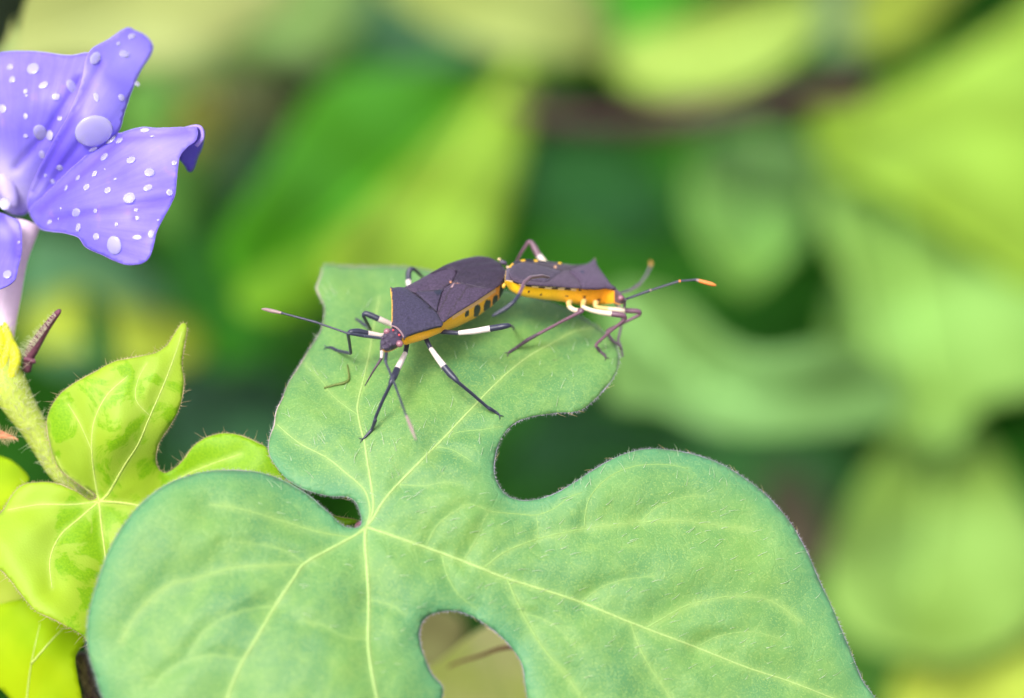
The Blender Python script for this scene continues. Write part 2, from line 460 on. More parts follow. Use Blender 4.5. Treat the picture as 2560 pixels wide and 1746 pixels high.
bg_leaf('pale mint blurred leaf right of the big leaf, its top edge dipping in the middle', [(1380, 670), (1480, 655), (1560, 690), (1640, 765), (1740, 800), (1900, 780), (2040, 860), (2030, 950), (1850, 985), (1650, 985), (1500, 930), (1380, 900)], 72, (122, 168, 82), 0, -2, rib=[(1400, 700), (1650, 900), (2020, 900)])
bg_leaf('olive blurred leaf with its point upwards at the right edge, lower part', [(2120, 850), (2150, 850), (2210, 960), (2310, 1100), (2400, 1280), (2340, 1420), (2180, 1500), (1990, 1470), (1880, 1380), (1880, 1250), (1950, 1100), (2050, 960)], 80, (150, 190, 80), 0, -5, rib=[(2130, 960), (2080, 1380)])
bg_leaf('yellow-green blurred leaf curving up in the lower right corner', [(2420, 1180), (2260, 1280), (2120, 1420), (2030, 1560), (2060, 1720), (2420, 1720)], 78, (190, 208, 66), 0, -6, rib=[(2420, 1200), (2180, 1450), (2060, 1700)])
bg_leaf('deep green blurred leaf low beside the right edge of the big leaf', [(1830, 1350), (1960, 1330), (2080, 1420), (2080, 1700), (1880, 1700)], 88, (86, 150, 14), 0, -6)
bg_leaf('dim green blurred leaf in the dark space right of the hole between the lobes', [(1500, 980), (1700, 960), (1900, 1000), (1930, 1130), (1830, 1200), (1650, 1120)], 108, (62, 128, 44), 0, -6)
bg_leaf('teal blurred leaf left, between the flower and the yellow-green leaf', [(50, 520), (250, 560), (390, 680), (350, 820), (180, 850), (60, 760)], 88, (96, 152, 92), 0, -6)
bg_leaf('bright yellow blurred leaf just above the point of the variegated leaf', [(60, 700), (180, 650), (300, 690), (450, 740), (450, 815), (330, 840), (200, 790), (80, 790)], 80, (172, 190, 48), 0, -4)
bg_leaf('dark green blurred leaf between the flower and the antenna', [(400, 360), (560, 380), (660, 480), (660, 640), (560, 830), (440, 800), (380, 600)], 94, (52, 130, 8), 0, -6)
bg_leaf('muted teal blurred leaf behind the notch of the variegated leaf', [(380, 860), (560, 820), (680, 900), (670, 1030), (560, 1080), (400, 1060)], 92, (76, 138, 76), 0, -6)
bg_leaf('small bright green blurred leaf left of the torn lobe tip', [(600, 520), (740, 560), (760, 700), (680, 800), (590, 720)], 100, (84, 158, 6), 0, -6)

bg_leaf('yellow-green blurred leaf forming a diagonal band across the middle left', [(1185, 190), (1195, 330), (1010, 470), (830, 640), (660, 720), (540, 700), (560, 630), (740, 540), (900, 400), (1060, 250)], 80.5, (116, 172, 6), 4, -6)
bg_leaf('narrow yellowish blurred leaf at the very top right, left of the dark gap', [(1990, -80), (2200, -80), (2140, 20), (2050, 90), (1970, 110), (1930, 60)], 97, (150, 170, 44), 0, -4)
bg_leaf('dim brownish blurred leaf beside the right shoulder of the big leaf', [(1720, 1090), (1830, 1080), (1880, 1180), (1860, 1290), (1780, 1280)], 100, (96, 88, 54), 0, -3)
bg_leaf('dark blurred leaf upright beside the mottled leaf tip', [(190, 660), (240, 690), (270, 790), (250, 850), (210, 820), (185, 740)], 70, (44, 104, 10), 0, -2)
bg_leaf('dull olive-brown blurred leaf between the flower lobes and the green band', [(480, 180), (620, 150), (780, 160), (760, 250), (620, 300), (500, 290)], 98, (112, 122, 62), 0, -4)
bg_leaf('soft mid green blurred leaf between the pointed dark-gap leaf and the maroon stem', [(1180, 330), (1330, 310), (1480, 360), (1540, 480), (1450, 560), (1300, 520), (1200, 440)], 112, (40, 104, 28), 0, -5, rib=[(1190, 350), (1500, 520)])
bg_leaf('soft green blurred leaf under the mint leaf, right of the big notch', [(1240, 900), (1420, 920), (1560, 1000), (1540, 1060), (1380, 1060), (1230, 1100), (1160, 1040)], 106, (40, 96, 34), 0, -4)
bg_leaf('fresh green blurred leaf at the right edge, between mint leaf and olive leaf', [(1930, 640), (2100, 700), (2150, 830), (2080, 960), (1960, 960), (1880, 860), (1880, 740)], 88, (132, 184, 74), 0, -4, rib=[(1930, 650), (2020, 950)])
bg_leaf('green blurred leaf low in the right corner under the olive leaf', [(1880, 1330), (2060, 1400), (2160, 1380), (2200, 1450), (2060, 1640), (1920, 1640)], 90, (88, 146, 24), 0, -5)
bg_leaf('fresh mid green blurred leaf right of the flower, between its two right lobes', [(270, 190), (360, 170), (440, 260), (460, 400), (420, 520), (330, 500), (280, 380)], 90, (118, 178, 62), 0, -4)
bg_leaf('pale sage blurred leaf left of the deep green one, above the dark gap', [(540, 280), (640, 260), (680, 360), (620, 480), (540, 470), (510, 380)], 94, (104, 158, 96), 0, -4)
# dark red stem far behind
t = root('vine_stem', 'thick dark maroon blurred stem crossing the dark gap at upper right', 'stem', P1(1650, 270, 86))
s = catmull(D([(1090, 240), (1200, 258), (1320, 274), (1480, 278), (1620, 256), (1740, 232), (1850, 215), (1960, 205)]), 25)
dd = 88 + 4 * np.sin(s[:, 0] / 400.)
W = P(s[:, 0], s[:, 1], dd); rr = 0.36 + .06 * np.sin(np.arange(len(s)) * .35)
M['redstem'] = mat_simple('maroon_stem', (.040, .010, .016), .5, .3, .3, 1.0, 0, .3)
tube('stalk', W, rr * 1.1, M['redstem'], t, 12)

# ------------------------------------------------------------------ THE BIG LEAF
S_ = 1.1015
LA = D([(738, 602), (728, 628), (719, 655), (730, 680), (738, 702), (732, 738), (722, 762), (700, 797), (680, 830), (656, 868), (641, 905), (628, 932), (622, 968), (613, 992), (610, 1025), (625, 1055), (655, 1090), (690, 1110), (745, 1125), (785, 1127), (806, 1138), (817, 1160), (821, 1183), (815, 1196), (796, 1199), (772, 1190), (750, 1168), (725, 1146), (700, 1125), (650, 1095), (600, 1076), (540, 1068), (480, 1070), (430, 1080), (380, 1100), (330, 1135), (290, 1180), (255, 1235), (225, 1310), (205, 1380), (198, 1430), (201, 1480), (215, 1530), (242, 1600), (330, 1720), (500, 1830), (720, 1850), (880, 1780), (970, 1670), (1001, 1590), (1003, 1558), (980, 1530), (959, 1482), (952, 1440), (960, 1410), (985, 1392), (1030, 1387), (1075, 1400), (1120, 1430), (1160, 1468), (1185, 1508), (1193, 1555), (1210, 1620), (1290, 1720), (1450, 1800), (1700, 1840), (1930, 1790), (2040, 1690), (1985, 1585), (1960, 1550), (1935, 1492), (1910, 1430), (1885, 1372), (1856, 1310), (1826, 1242), (1790, 1182), (1742, 1127), (1690, 1086), (1640, 1056), (1580, 1033), (1520, 1022), (1460, 1020), (1400, 1038), (1350, 1065), (1300, 1098), (1250, 1125), (1200, 1137), (1160, 1130), (1135, 1108), (1122, 1075), (1125, 1030), (1140, 990), (1170, 960), (1210, 945), (1260, 938), (1310, 934), (1342, 914), (1366, 890), (1387, 865), (1400, 838), (1405, 810)])
LA += [(1538, 861), (1512, 833), (1478, 808), (1440, 784), (1400, 765), (1336, 745), (1261, 728), (1180, 704), (1100, 684), (1040, 672), (980, 667), (900, 667), (850, 665)]
LACTRL = [(740, 665, 46.0), (950, 660, 46.3), (1150, 690, 46.1), (1300, 735, 45.9), (1430, 780, 45.7), (1520, 850, 45.2), (1540, 920, 44.8), (1400, 1020, 44.3), (1096, 870, 44.9), (1300, 870, 44.95), (720, 850, 45.0), (680, 1080, 43.9), (740, 1200, 43.5), (909, 1098, 43.75), (1246, 1035, 44.05),
          (915, 1315, 43.2), (1250, 1200, 43.6), (1280, 1262, 43.6), (1500, 1180, 44.0), (1600, 1130, 44.3), (1800, 1200, 44.4), (2000, 1380, 44.3), (2150, 1650, 44.1), (2300, 1850, 44.0), (1700, 1500, 43.65), (1300, 1450, 43.3), (1330, 1746, 42.9), (1700, 1900, 43.2), (1080, 1550, 42.9), (1060, 1750, 42.6), (900, 1746, 42.2), (900, 1500, 42.8),
          (600, 1250, 43.0), (450, 1180, 43.1), (300, 1300, 42.7), (230, 1500, 42.5), (240, 1746, 42.2), (600, 1600, 42.25), (500, 1400, 42.65), (600, 1950, 41.9)]
LArbf = RBF(LACTRL)
J = (915, 1318)
VEINS = [  # (points, start half width px, end half width px, main?)
    ([J, (1000, 1347), (1100, 1382), (1200, 1420), (1264, 1446), (1441, 1502), (1579, 1558), (1738, 1618), (1867, 1669), (1974, 1704), (2082, 1746), (2180, 1790)], 7.5, 2.2, 1),
    ([J, (932, 1299), (969, 1240), (1054, 1151), (1111, 1094), (1195, 1005), (1250, 950), (1290, 915), (1331, 885), (1385, 856), (1426, 833), (1463, 823), (1488, 821)], 6.5, 2.2, 1),
    ([J, (928, 1295), (934, 1263), (927, 1207), (918, 1150), (911, 1103), (903, 1075), (895, 1035), (894, 1012), (906, 961), (919, 907), (928, 859), (937, 800), (950, 740)], 6.5, 2.2, 1),
    ([J, (925, 1285), (922, 1254), (908, 1221), (866, 1184), (819, 1146), (748, 1108), (692, 1061)], 4.5, 1.6, 1),
    ([J, (894, 1336), (828, 1372), (762, 1409), (734, 1447), (687, 1518), (640, 1598), (600, 1665), (568, 1746), (550, 1850)], 7, 4.5, 1),
    ([J, (913, 1358), (918, 1424), (922, 1518), (920, 1612), (932, 1697), (941, 1746), (950, 1830)], 8.5, 6, 1),
    ([(1213, 1418), (1260, 1382), (1342, 1349), (1458, 1323), (1600, 1306), (1699, 1302), (1780, 1312), (1880, 1325)], 3.6, 1.2, 1),
    ([(1617, 1570), (1716, 1515), (1811, 1493), (1871, 1493), (1931, 1504), (2010, 1560)], 3.2, 1.2, 1),
    ([(1268, 1448), (1307, 1536), (1359, 1622), (1415, 1687), (1454, 1746)], 4, 2.5, 1),
    ([(1576, 1557), (1600, 1622), (1634, 1682), (1678, 1746), (1720, 1800)], 3, 2, 1),
    ([(894, 1036), (878, 1026), (831, 989), (803, 951), (759, 907)], 3.4, 1.5, 1),
    ([(760, 1411), (687, 1414), (585, 1420), (482, 1448), (420, 1465), (344, 1531), (303, 1606)], 3.5, 1.5, 1),
    ([(885, 1345), (795, 1330), (687, 1297), (600, 1272), (520, 1262)], 3.2, 1.4, 1),
    ([(1064, 1368), (1092, 1315), (1139, 1278), (1177, 1261), (1224, 1278), (1290, 1285), (1340, 1288), (1385, 1272), (1420, 1245), (1455, 1232)], 2.0, 1.2, 0),
    ([(1460, 1323), (1471, 1252), (1518, 1196), (1587, 1166), (1665, 1162), (1720, 1172)], 2.0, 1.0, 0),
    ([(1158, 1402), (1191, 1348), (1210, 1300), (1224, 1278)], 2.0, 1.0, 0),
    ([(1342, 1349), (1345, 1320), (1340, 1288)], 1.6, 1.0, 0),
    ([(1087, 1118), (1130, 1125), (1181, 1155)], 1.8, 1.0, 0),
    ([(690, 1515), (600, 1530), (520, 1570), (470, 1640)], 2.2, 1.0, 0),
    ([(920, 1500), (975, 1512), (1010, 1535)], 1.8, .8, 0),
    ([(922, 1600), (860, 1592), (800, 1560), (745, 1555)], 1.8, .8, 0),
    ([(1105, 1386), (1118, 1440), (1150, 1490), (1195, 1525)], 2.0, .9, 0),
    ([(1307, 1536), (1350, 1545), (1400, 1575), (1440, 1620)], 1.6, .8, 0),
    ([(1458, 1503), (1500, 1470), (1560, 1450), (1640, 1440)], 1.6, .8, 0),
    ([(1740, 1618), (1800, 1590), (1880, 1580), (1960, 1600)], 1.8, .8, 0),
    ([(1600, 1306), (1640, 1270), (1700, 1245), (1770, 1240)], 1.6, .8, 0),
    ([(1111, 1094), (1150, 1080), (1200, 1075), (1257, 1066)], 1.6, .9, 0),
    ([(1000, 1212), (1060, 1215), (1120, 1205), (1160, 1215)], 1.6, .8, 0),
    ([(762, 1411), (720, 1380), (640, 1360), (560, 1355)], 1.8, .8, 0),
    ([(610, 1650), (520, 1640), (430, 1670), (380, 1720)], 2.0, 1, 0),
]
VP = [(catmull(v[0], 14), v[1], v[2], v[3]) for v in VEINS]
OLA = catmull(LA, 9, True)
def la_dist(px, py):
    Q = np.stack([px, py], 1); dv = np.full(len(Q), 1e9); df = np.full(len(Q), 1e9)
    for v, a, b, main in VP:
        q = segdist(Q, v[::2] if len(v) > 6 else v)
        if main: dv = np.minimum(dv, q)
        else: df = np.minimum(df, q)
    return dv, df, segdist(Q, OLA[::3], True)
_nx = rng.uniform(0, 6, 8)
def la_exact(px, py, relief=True):
    px = np.atleast_1d(np.asarray(px, float)); py = np.atleast_1d(np.asarray(py, float))
    d = LArbf(px, py)
    if relief:
        dv, df, de = la_dist(px, py)
        bul = (1 - np.exp(-(dv / 60) ** 2)) * .10 + (1 - np.exp(-(df / 22) ** 2)) * .045
        d = d - bul + .16 * np.exp(-de / 36.) 
        d = d + .018 * np.sin(px / 41 + _nx[0] + py / 90) * np.sin(py / 37 + _nx[1]) + .008 * np.sin(px / 19 + _nx[2]) * np.sin(py / 23 + _nx[3] + px / 60)
    return d
_gx = np.arange(120, 2300, 7.); _gy = np.arange(600, 2060, 7.)
_GX, _GY = np.meshgrid(_gx, _gy)
_GD = la_exact(_GX.ravel(), _GY.ravel()).reshape(_GX.shape)
def la_depth(px, py):
    px = np.atleast_1d(np.asarray(px, float)); py = np.atleast_1d(np.asarray(py, float))
    u = np.clip((px - _gx[0]) / 7, 0, len(_gx) - 1.001); v = np.clip((py - _gy[0]) / 7, 0, len(_gy) - 1.001)
    i = u.astype(int); j = v.astype(int); a = u - i; b = v - j
    return (_GD[j, i] * (1 - a) + _GD[j, i + 1] * a) * (1 - b) + (_GD[j + 1, i] * (1 - a) + _GD[j + 1, i + 1] * a) * b
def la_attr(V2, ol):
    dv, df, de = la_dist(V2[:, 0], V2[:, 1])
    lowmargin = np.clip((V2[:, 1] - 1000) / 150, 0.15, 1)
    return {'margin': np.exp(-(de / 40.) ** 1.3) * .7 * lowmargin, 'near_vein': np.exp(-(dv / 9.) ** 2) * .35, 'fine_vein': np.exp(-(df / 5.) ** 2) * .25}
leafA = root('big_leaf', 'big three-lobed hairy green leaf with the two insects on its upper lobe', 'leaf', P1(915, 1318, 43.3))
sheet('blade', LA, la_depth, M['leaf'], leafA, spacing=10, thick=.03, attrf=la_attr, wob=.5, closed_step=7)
for v, a, b, main in VP:
    if not main: continue
    dd = la_depth(v[:, 0], v[:, 1])
    r = np.linspace(a, b, len(v)) ** 1.0 * K * 43.5
    r = r * (1 + .08 * np.sin(np.arange(len(v)) * 1.7)) * .66
    W = P(v[:, 0], v[:, 1], dd + r * .45)
    tube('vein', W, r, M['vein'] if a > 4 else M['fine_vein'], leafA, 8)
for v, a, b, main in VP:
    if main: continue
    dd = la_depth(v[:, 0], v[:, 1]); r = np.linspace(a, b, len(v)) * K * 43.5
    W = P(v[:, 0], v[:, 1], dd + r * .35)
    tube('vein', W, r * .9, M['fine_vein'], leafA, 6)
# purplish dried rim
dd = la_depth(OLA[:, 0], OLA[:, 1]); idx = np.arange(len(OLA) + 1) % len(OLA)
pinkish = np.clip((1230 - OLA[:, 1]) / 100, 0, 1) * np.clip((960 - OLA[:, 0]) / 60, 0, 1)
mx = .5 + .5 * np.sin(np.arange(len(OLA)) * .21) * np.sin(np.arange(len(OLA)) * .057 + 1)
c_p = np.array((.24, .22, .30)); c_k = np.array((.42, .33, .30)); c_g = np.array((.20, .34, .22))
cc = c_p * (1 - pinkish)[:, None] + c_k * pinkish[:, None]
low = ((OLA[:, 0] < 900) & (OLA[:, 1] > 1180))[:, None]
cc = np.where(low, c_g, cc) * (.75 + .4 * mx)[:, None]
rr = (2.0 + 1.0 * mx + 1.6 * pinkish * mx) * K * 44
W = P(OLA[:, 0], OLA[:, 1], dd + .01)
tube('rim', W[idx], rr[idx] * .42, M['rim'], leafA, 6, cols=cc[idx], caps=False)
# hairs lying on the blade
def hair(V, F, p0, dir_, up, L, r, curve=.3):
    """thin curved three-sided hair"""
    dir_ = dir_ / np.linalg.norm(dir_); side = np.cross(dir_, up); side /= np.linalg.norm(side) + 1e-9
    b = len(V)
    for i in range(4):
        t = i / 3; c = p0 + dir_ * L * t + up * L * (.45 * t - .22 * t * t) + side * L * curve * t * t
        rad = r * (1 - .75 * t)
        for k in range(3):
            a = k * 2.094; V.append(c + rad * (math.cos(a) * side + math.sin(a) * up))
    for i in range(3):
        for k in range(3):
            k2 = (k + 1) % 3; F.append((b + i * 3 + k, b + i * 3 + k2, b + (i + 1) * 3 + k2, b + (i + 1) * 3 + k))
def frame_at(fdep, px, py):
    e = 4.
    p = P(np.array([px, px + e, px]), np.array([py, py, py + e]), fdep(np.array([px, px + e, px]), np.array([py, py, py + e])))
    u = p[1] - p[0]; v = p[2] - p[0]; n = np.cross(u, v); n /= np.linalg.norm(n)
    if n @ (CO - p[0]) < 0: n = -n
    return p[0], u / np.linalg.norm(u), v / np.linalg.norm(v), n
V = []; F = []; cnt = 0
r2 = np.random.default_rng(5)
while cnt < 330:
    px = r2.uniform(620, 2200); py = r2.uniform(690, 1700)
    if not inside(np.array([[px, py]]), OLA)[0]: continue
    if px < 900 and py > 1330 and r2.random() < .8: continue
    if px > 1250 and py < 1100 and r2.random() < .25: continue
    p, u, v, n = frame_at(la_depth, px, py)
    if py < 1230: ang = math.radians(r2.normal(78 if px > 850 else 118, 16))
    else: ang = math.radians(r2.normal(24 if px > 1000 else -15, 7))
    d = u * math.cos(ang) - v * math.sin(ang)
    hair(V, F, p - n * .005, d, n, r2.uniform(14, 34) * K * 44 * (1.0 if py < 1230 else .85), r2.uniform(.7, 1.15) * K * 44, r2.uniform(-.35, .35)); cnt += 1
tag(mk('blade_hair', V, F, M['hair'], leafA), kind='stuff')
# fuzz along the edge
V = []; F = []; V3 = []; F3 = []
for i in range(0, len(OLA), 1):
    px, py = OLA[i]; tg = OLA[(i + 1) % len(OLA)] - OLA[i - 1]; nn = np.array([-tg[1], tg[0]]); nn /= np.linalg.norm(nn)
    if inside(np.array([[px + nn[0] * 6, py + nn[1] * 6]]), OLA)[0]: nn = -nn
    for rep in range(3):
        w = OLA[(i + 1) % len(OLA)] * (t_ := r2.random()) + OLA[i] * (1 - t_)
        dpt = la_depth(w[:1], w[1:2])[0]; p = P1(w[0], w[1], dpt)
        d = dirw((nn[0] + r2.normal(0, .5), nn[1] + r2.normal(0, .5), r2.normal(-.2, .4)))
        hair(V, F, p, d, dirw((0, 0, -1)), r2.uniform(4, 9) * K * 44, .6 * K * 44, r2.uniform(-.3, .3))
    if r2.random() < (.10 if py < 1300 else .06):
        tt = tg / np.linalg.norm(tg) * (1 if px > 1100 else -1)
        d = dirw((nn[0] * .3 + tt[0] * 1.0, nn[1] * .3 + tt[1] * 1.0, 0))
        hair(V3, F3, p, d, dirw((nn[0], nn[1], 0)), r2.uniform(12, 24) * K * 44, .7 * K * 44, r2.uniform(-.2, .2))
tag(mk('edge_fuzz', V, F, M['edge_hair'], leafA), kind='stuff')
tag(mk('edge_hair', V3, F3, M['golden_hair'], leafA), kind='stuff')
# petiole, seen at the notch, running down behind the blade
q = catmull([(922, 1316), (900, 1312), (893, 1330), (905, 1400), (930, 1560), (960, 1800)], 12)
dq = np.linspace(43.25, 47.5, len(q)) + .15
tube('petiole', P(q[:, 0], q[:, 1], dq), 9 * K * 44, M['maroon'], leafA, 10)

# ------------------------------------------------------------------ variegated leaf and its neighbours
LB = [(458, 808), (467, 821), (460, 870), (454, 912), (460, 957), (450, 1014), (428, 1060), (401, 1101), (390, 1139), (394, 1167), (411, 1183), (435, 1173), (458, 1150), (481, 1120), (511, 1097), (541, 1086), (568, 1084), (602, 1090), (640, 1105), (674, 1128), (719, 1200), (770, 1255), (830, 1288), (892, 1302), (840, 1322), (720, 1345), (560, 1370), (430, 1380), (380, 1450), (310, 1560), (240, 1620), (207, 1589), (179, 1572), (138, 1551), (90, 1527), (52, 1486), (24, 1448), (0, 1425), (-60, 1400), (-90, 1350), (-50, 1310), (0, 1284), (30, 1240), (58, 1212), (107, 1206), (148, 1211), (193, 1231), (222, 1250), (240, 1246), (236, 1234), (205, 1216), (170, 1192), (144, 1165), (125, 1109), (117, 1063), (125, 1025), (148, 988), (189, 957), (235, 931), (288, 904), (341, 893), (390, 882), (420, 859), (443, 825)]
LBrbf = RBF([(458, 810, 44.6), (455, 960, 44.4), (300, 920, 44.2), (130, 1060, 44.4), (250, 1250, 44.6), (300, 1100, 44.1), (400, 1180, 44.7), (560, 1090, 44.6), (600, 1200, 44.5), (740, 1260, 44.5), (880, 1300, 44.4), (0, 1350, 44.1), (100, 1350, 44.2), (200, 1580, 43.7), (400, 1400, 44.6), (-80, 1350, 44.3), (100, 1210, 44.5), (300, 1560, 44.3)])
JB = (248, 1254)
VB = [([JB, (240, 1215), (231, 1150), (230, 1090), (240, 1040), (270, 985), (320, 940)], 4, 1.2), ([JB, (270, 1235), (310, 1165), (345, 1110), (375, 1040), (410, 960), (440, 880), (455, 830)], 4.5, 1.2),
      ([JB, (300, 1257), (350, 1265), (420, 1280), (560, 1290), (700, 1300)], 5, 2), ([(375, 1258), (420, 1215), (470, 1185), (530, 1160), (600, 1136)], 2.5, 1), ([JB, (252, 1300), (262, 1380), (270, 1450)], 4, 2),
      ([JB, (200, 1295), (150, 1340), (125, 1400), (130, 1470)], 3.5, 1.5), ([JB, (180, 1262), (100, 1262), (20, 1275)], 3.5, 1.5), ([(235, 1240), (200, 1210), (160, 1180), (140, 1140)], 1.8, .8),
      ([(375, 1040), (340, 1000), (345, 950), (370, 905)], 1.6, .8), ([(231, 1130), (200, 1060), (170, 1010)], 1.6, .8)]
VBP = [(catmull(v, 12), a, b) for v, a, b in VB]
def lb_d(px, py):
    Q = np.stack([px, py], 1); d = np.full(len(Q), 1e9)
    for v, a, b in VBP: d = np.minimum(d, segdist(Q, v[::2]))
    return d
OLB = catmull(LB, 8, True)
def lb_depth(px, py):
    px = np.atleast_1d(np.asarray(px, float)); py = np.atleast_1d(np.asarray(py, float))
    Q = np.stack([px, py], 1); de = segdist(Q, OLB[::3], True)
    return LBrbf(px, py) - (1 - np.exp(-(lb_d(px, py) / 35) ** 2)) * .06 + .012 * np.sin(px / 17) * np.sin(py / 21 + 1) + .08 * np.exp(-de / 25)
leafB = root('variegated_leaf', 'yellow and green mottled leaf with a pointed tip, left beside the big leaf', 'leaf', P1(248, 1254, 44.7))
def lb_attr(V2, ol):
    d = lb_d(V2[:, 0], V2[:, 1])
    right = np.clip((V2[:, 0] - 400) / 90, 0, 1) * np.clip((V2[:, 1] - 1000) / 60, 0, 1)
    tip = np.clip((900 - V2[:, 1]) / 60, 0, 1); lowl = np.clip((150 - V2[:, 0]) / 60, 0, 1)
    return {'near_vein': np.exp(-(d / 6) ** 2) * .6, 'fine_vein': V2[:, 0] * 0, 'green_bias': right * .6 - tip * .2 - lowl * .15}
sheet('blade', LB, lb_depth, M['yleaf'], leafB, spacing=9, thick=.025, attrf=lb_attr, wob=.5, closed_step=6)
for v, a, b in VBP:
    r = np.linspace(a, b, len(v)) * K * 44 * .8; dd = lb_depth(v[:, 0], v[:, 1])
    tube('vein', P(v[:, 0], v[:, 1], dd + r * .5), r, M['yvein'], leafB, 7)
dd = lb_depth(OLB[:, 0], OLB[:, 1]); idx = np.arange(len(OLB) + 1) % len(OLB)
W = P(OLB[:, 0], OLB[:, 1], dd + .01)
mx = .5 + .5 * np.sin(np.arange(len(OLB)) * .3)
tube('rim', W[idx], (1.1 + .5 * mx)[idx] * K * 44, M['rim'], leafB, 6, cols=(np.array((.30, .24, .13)) * (.8 + .5 * mx)[:, None])[idx], caps=False)
V = []; F = []
for i in range(len(OLB)):
    px, py = OLB[i]; tg = OLB[(i + 1) % len(OLB)] - OLB[i - 1]; nn = np.array([-tg[1], tg[0]]); nn /= np.linalg.norm(nn)
    if inside(np.array([[px + nn[0] * 6, py + nn[1] * 6]]), OLB)[0]: nn = -nn
    for rep in range(2):
        L = r2.uniform(4, 9) if r2.random() < .93 else r2.uniform(18, 32)
        hair(V, F, P1(px, py, dd[i]), dirw((nn[0] + r2.normal(0, .5), nn[1] + r2.normal(0, .5), r2.normal(-.1, .3))), dirw((0, 0, -1)), L * K * 44, .7 * K * 44, r2.uniform(-.3, .3))
tag(mk('edge_hair', V, F, M['golden_hair'], leafB), kind='stuff')

def small_leaf(name, label, outl, ctrl, mat, ribs=(), spacing=14):
    f = RBF(ctrl); c = np.array(outl).mean(0)
    t = root(name, label, 'leaf', P1(c[0], c[1], float(f(c[0], c[1])[0])))
    g = lambda px, py: f(px, py) + .03 * np.sin(np.asarray(px) / 23.) * np.sin(np.asarray(py) / 31.)
    sheet('blade', outl, g, mat, t, spacing=spacing, thick=.03, wob=.6,
          attrf=lambda V2, ol: {'near_vein': V2[:, 0] * 0, 'fine_vein': V2[:, 0] * 0, 'green_bias': V2[:, 0] * 0 + .3})
    for rb in ribs:
        v = catmull(rb, 12)
        tube('vein', P(v[:, 0], v[:, 1], g(v[:, 0], v[:, 1])), np.linspace(3, 1, len(v)) * K * 45, M['yvein'], t, 6)
    return t
M['lime'] = mat_plain_leaf('lime_leaf', (.30, .48, .003), (.42, .56, .005), .7, .45, 1.3)
M['lime2'] = mat_plain_leaf('pale_lime_leaf', (.42, .55, .05), (.52, .60, .10), .7, .45, 1.2)
small_leaf('lime_leaf', 'smooth lime green leaf in the bottom left corner', [(-60, 1540), (0, 1512), (60, 1498), (130, 1500), (200, 1560), (215, 1600), (190, 1640), (193, 1690), (204, 1746), (200, 1830), (80, 1800), (0, 1722), (-60, 1690)],
           [(0, 1512, 45.4), (200, 1570, 45.2), (200, 1746, 45.0), (0, 1720, 45.3), (100, 1620, 44.9)], M['lime'], [[(60, 1830), (75, 1680), (100, 1560)], [(78, 1660), (130, 1600), (160, 1570)]])
small_leaf('pale_lime_leaf', 'small strip of pale lime leaf at the left edge under the mottled one', [(-80, 1380), (10, 1410), (60, 1480), (75, 1505), (30, 1520), (-80, 1530)],
           [(-80, 1400, 46.), (60, 1480, 45.8), (0, 1500, 46)], M['lime2'])
small_leaf('orange_green_leaf', 'yellow-green leaf at the left edge below the hairy stem', [(-80, 1130), (0, 1140), (50, 1170), (70, 1200), (40, 1230), (0, 1280), (-80, 1300)],
           [(-80, 1150, 46.), (60, 1200, 45.6), (0, 1260, 45.6)], M['lime'])
small_leaf('leaf_under_lobe', 'pale yellow leaf seen through the notch at the bottom of the big leaf', D([(930, 1560), (1010, 1490), (1110, 1420), (1230, 1430), (1330, 1600), (1300, 1760), (1000, 1780), (900, 1680)]),
           [(1000, 1700, 49), (1200, 1560, 50), (1350, 1750, 49.5), (1100, 1900, 48), (1020, 1640, 49)], mat_plain_leaf('straw_leaf', (.70, .76, .20), (.82, .80, .36), .6, .4, 1.1), [D([(1250, 1780), (1150, 1600), (1100, 1480)])])
small_leaf('brown_leaf', 'withered brown leaf scrap in the upper left of the same notch', D([(930, 1390), (1020, 1380), (1060, 1430), (1030, 1500), (970, 1530), (930, 1480)]),
           [(1040, 1540, 55), (1150, 1560, 56), (1080, 1660, 55)], mat_plain_leaf('withered_leaf', (.22, .20, .07), (.34, .34, .12), .6, .2, 1.1))
tw = root('twig', 'short brown twig seen through the notch at the bottom of the big leaf', 'twig', P1(1210, 1635, 46))
q = catmull([(1120, 1668), (1150, 1655), (1200, 1640), (1250, 1622), (1300, 1615), (1360, 1600)], 8)
r_ = np.linspace(3, 8, len(q)); r_[0] = 1.5
tube('stalk', P(q[:, 0], q[:, 1], np.linspace(48, 45.6, len(q))), r_ * K * 46, mat_simple('twig_bark', (.36, .18, .09), .7, .2, .6, 20, 0, .3, .02), tw, 10)
bud = root('bud', 'dark purple-brown bud with pale hairs between the lime leaf and the big leaf', 'bud', P1(205, 1700, 44.6))
q = catmull([(196, 1630), (204, 1650), (214, 1690), (226, 1740), (240, 1800)], 8)
tube('bud_body', P(q[:, 0], q[:, 1], np.full(len(q), 46.)), np.array([2, *np.full(len(q) - 2, 16), 16]) * K * 46, mat_simple('bud_skin', (.10, .06, .055), .6, .3, .4, 15), bud, 12)
V = []; F = []
for i in range(26):
    a = r2.uniform(0, 1); hair(V, F, P1(200 + 30 * a + r2.normal(0, 8), 1660 + 90 * a, 45.8), dirw((r2.normal(-.3, .5), -1, r2.normal(-.2, .3))), dirw((0, 0, -1)), r2.uniform(25, 60) * K * 45, .9 * K * 45, r2.uniform(-.4, .4))
tag(mk('hair', V, F, M['golden_hair'], bud), kind='stuff')

# grey-green toothed leaf, top left corner
small_leaf('toothed_leaf', 'dark grey-green toothed leaf tip in the top left corner', [(-60, -60), (90, -60), (66, 0), (42, 82), (34, 40), (20, 90), (4, 120), (-60, 160)],
           [(0, 0, 50), (60, 0, 50.5), (0, 110, 51)], mat_plain_leaf('grey_leaf', (.06, .09, .05), (.10, .14, .08), .5, .2, 1.1))

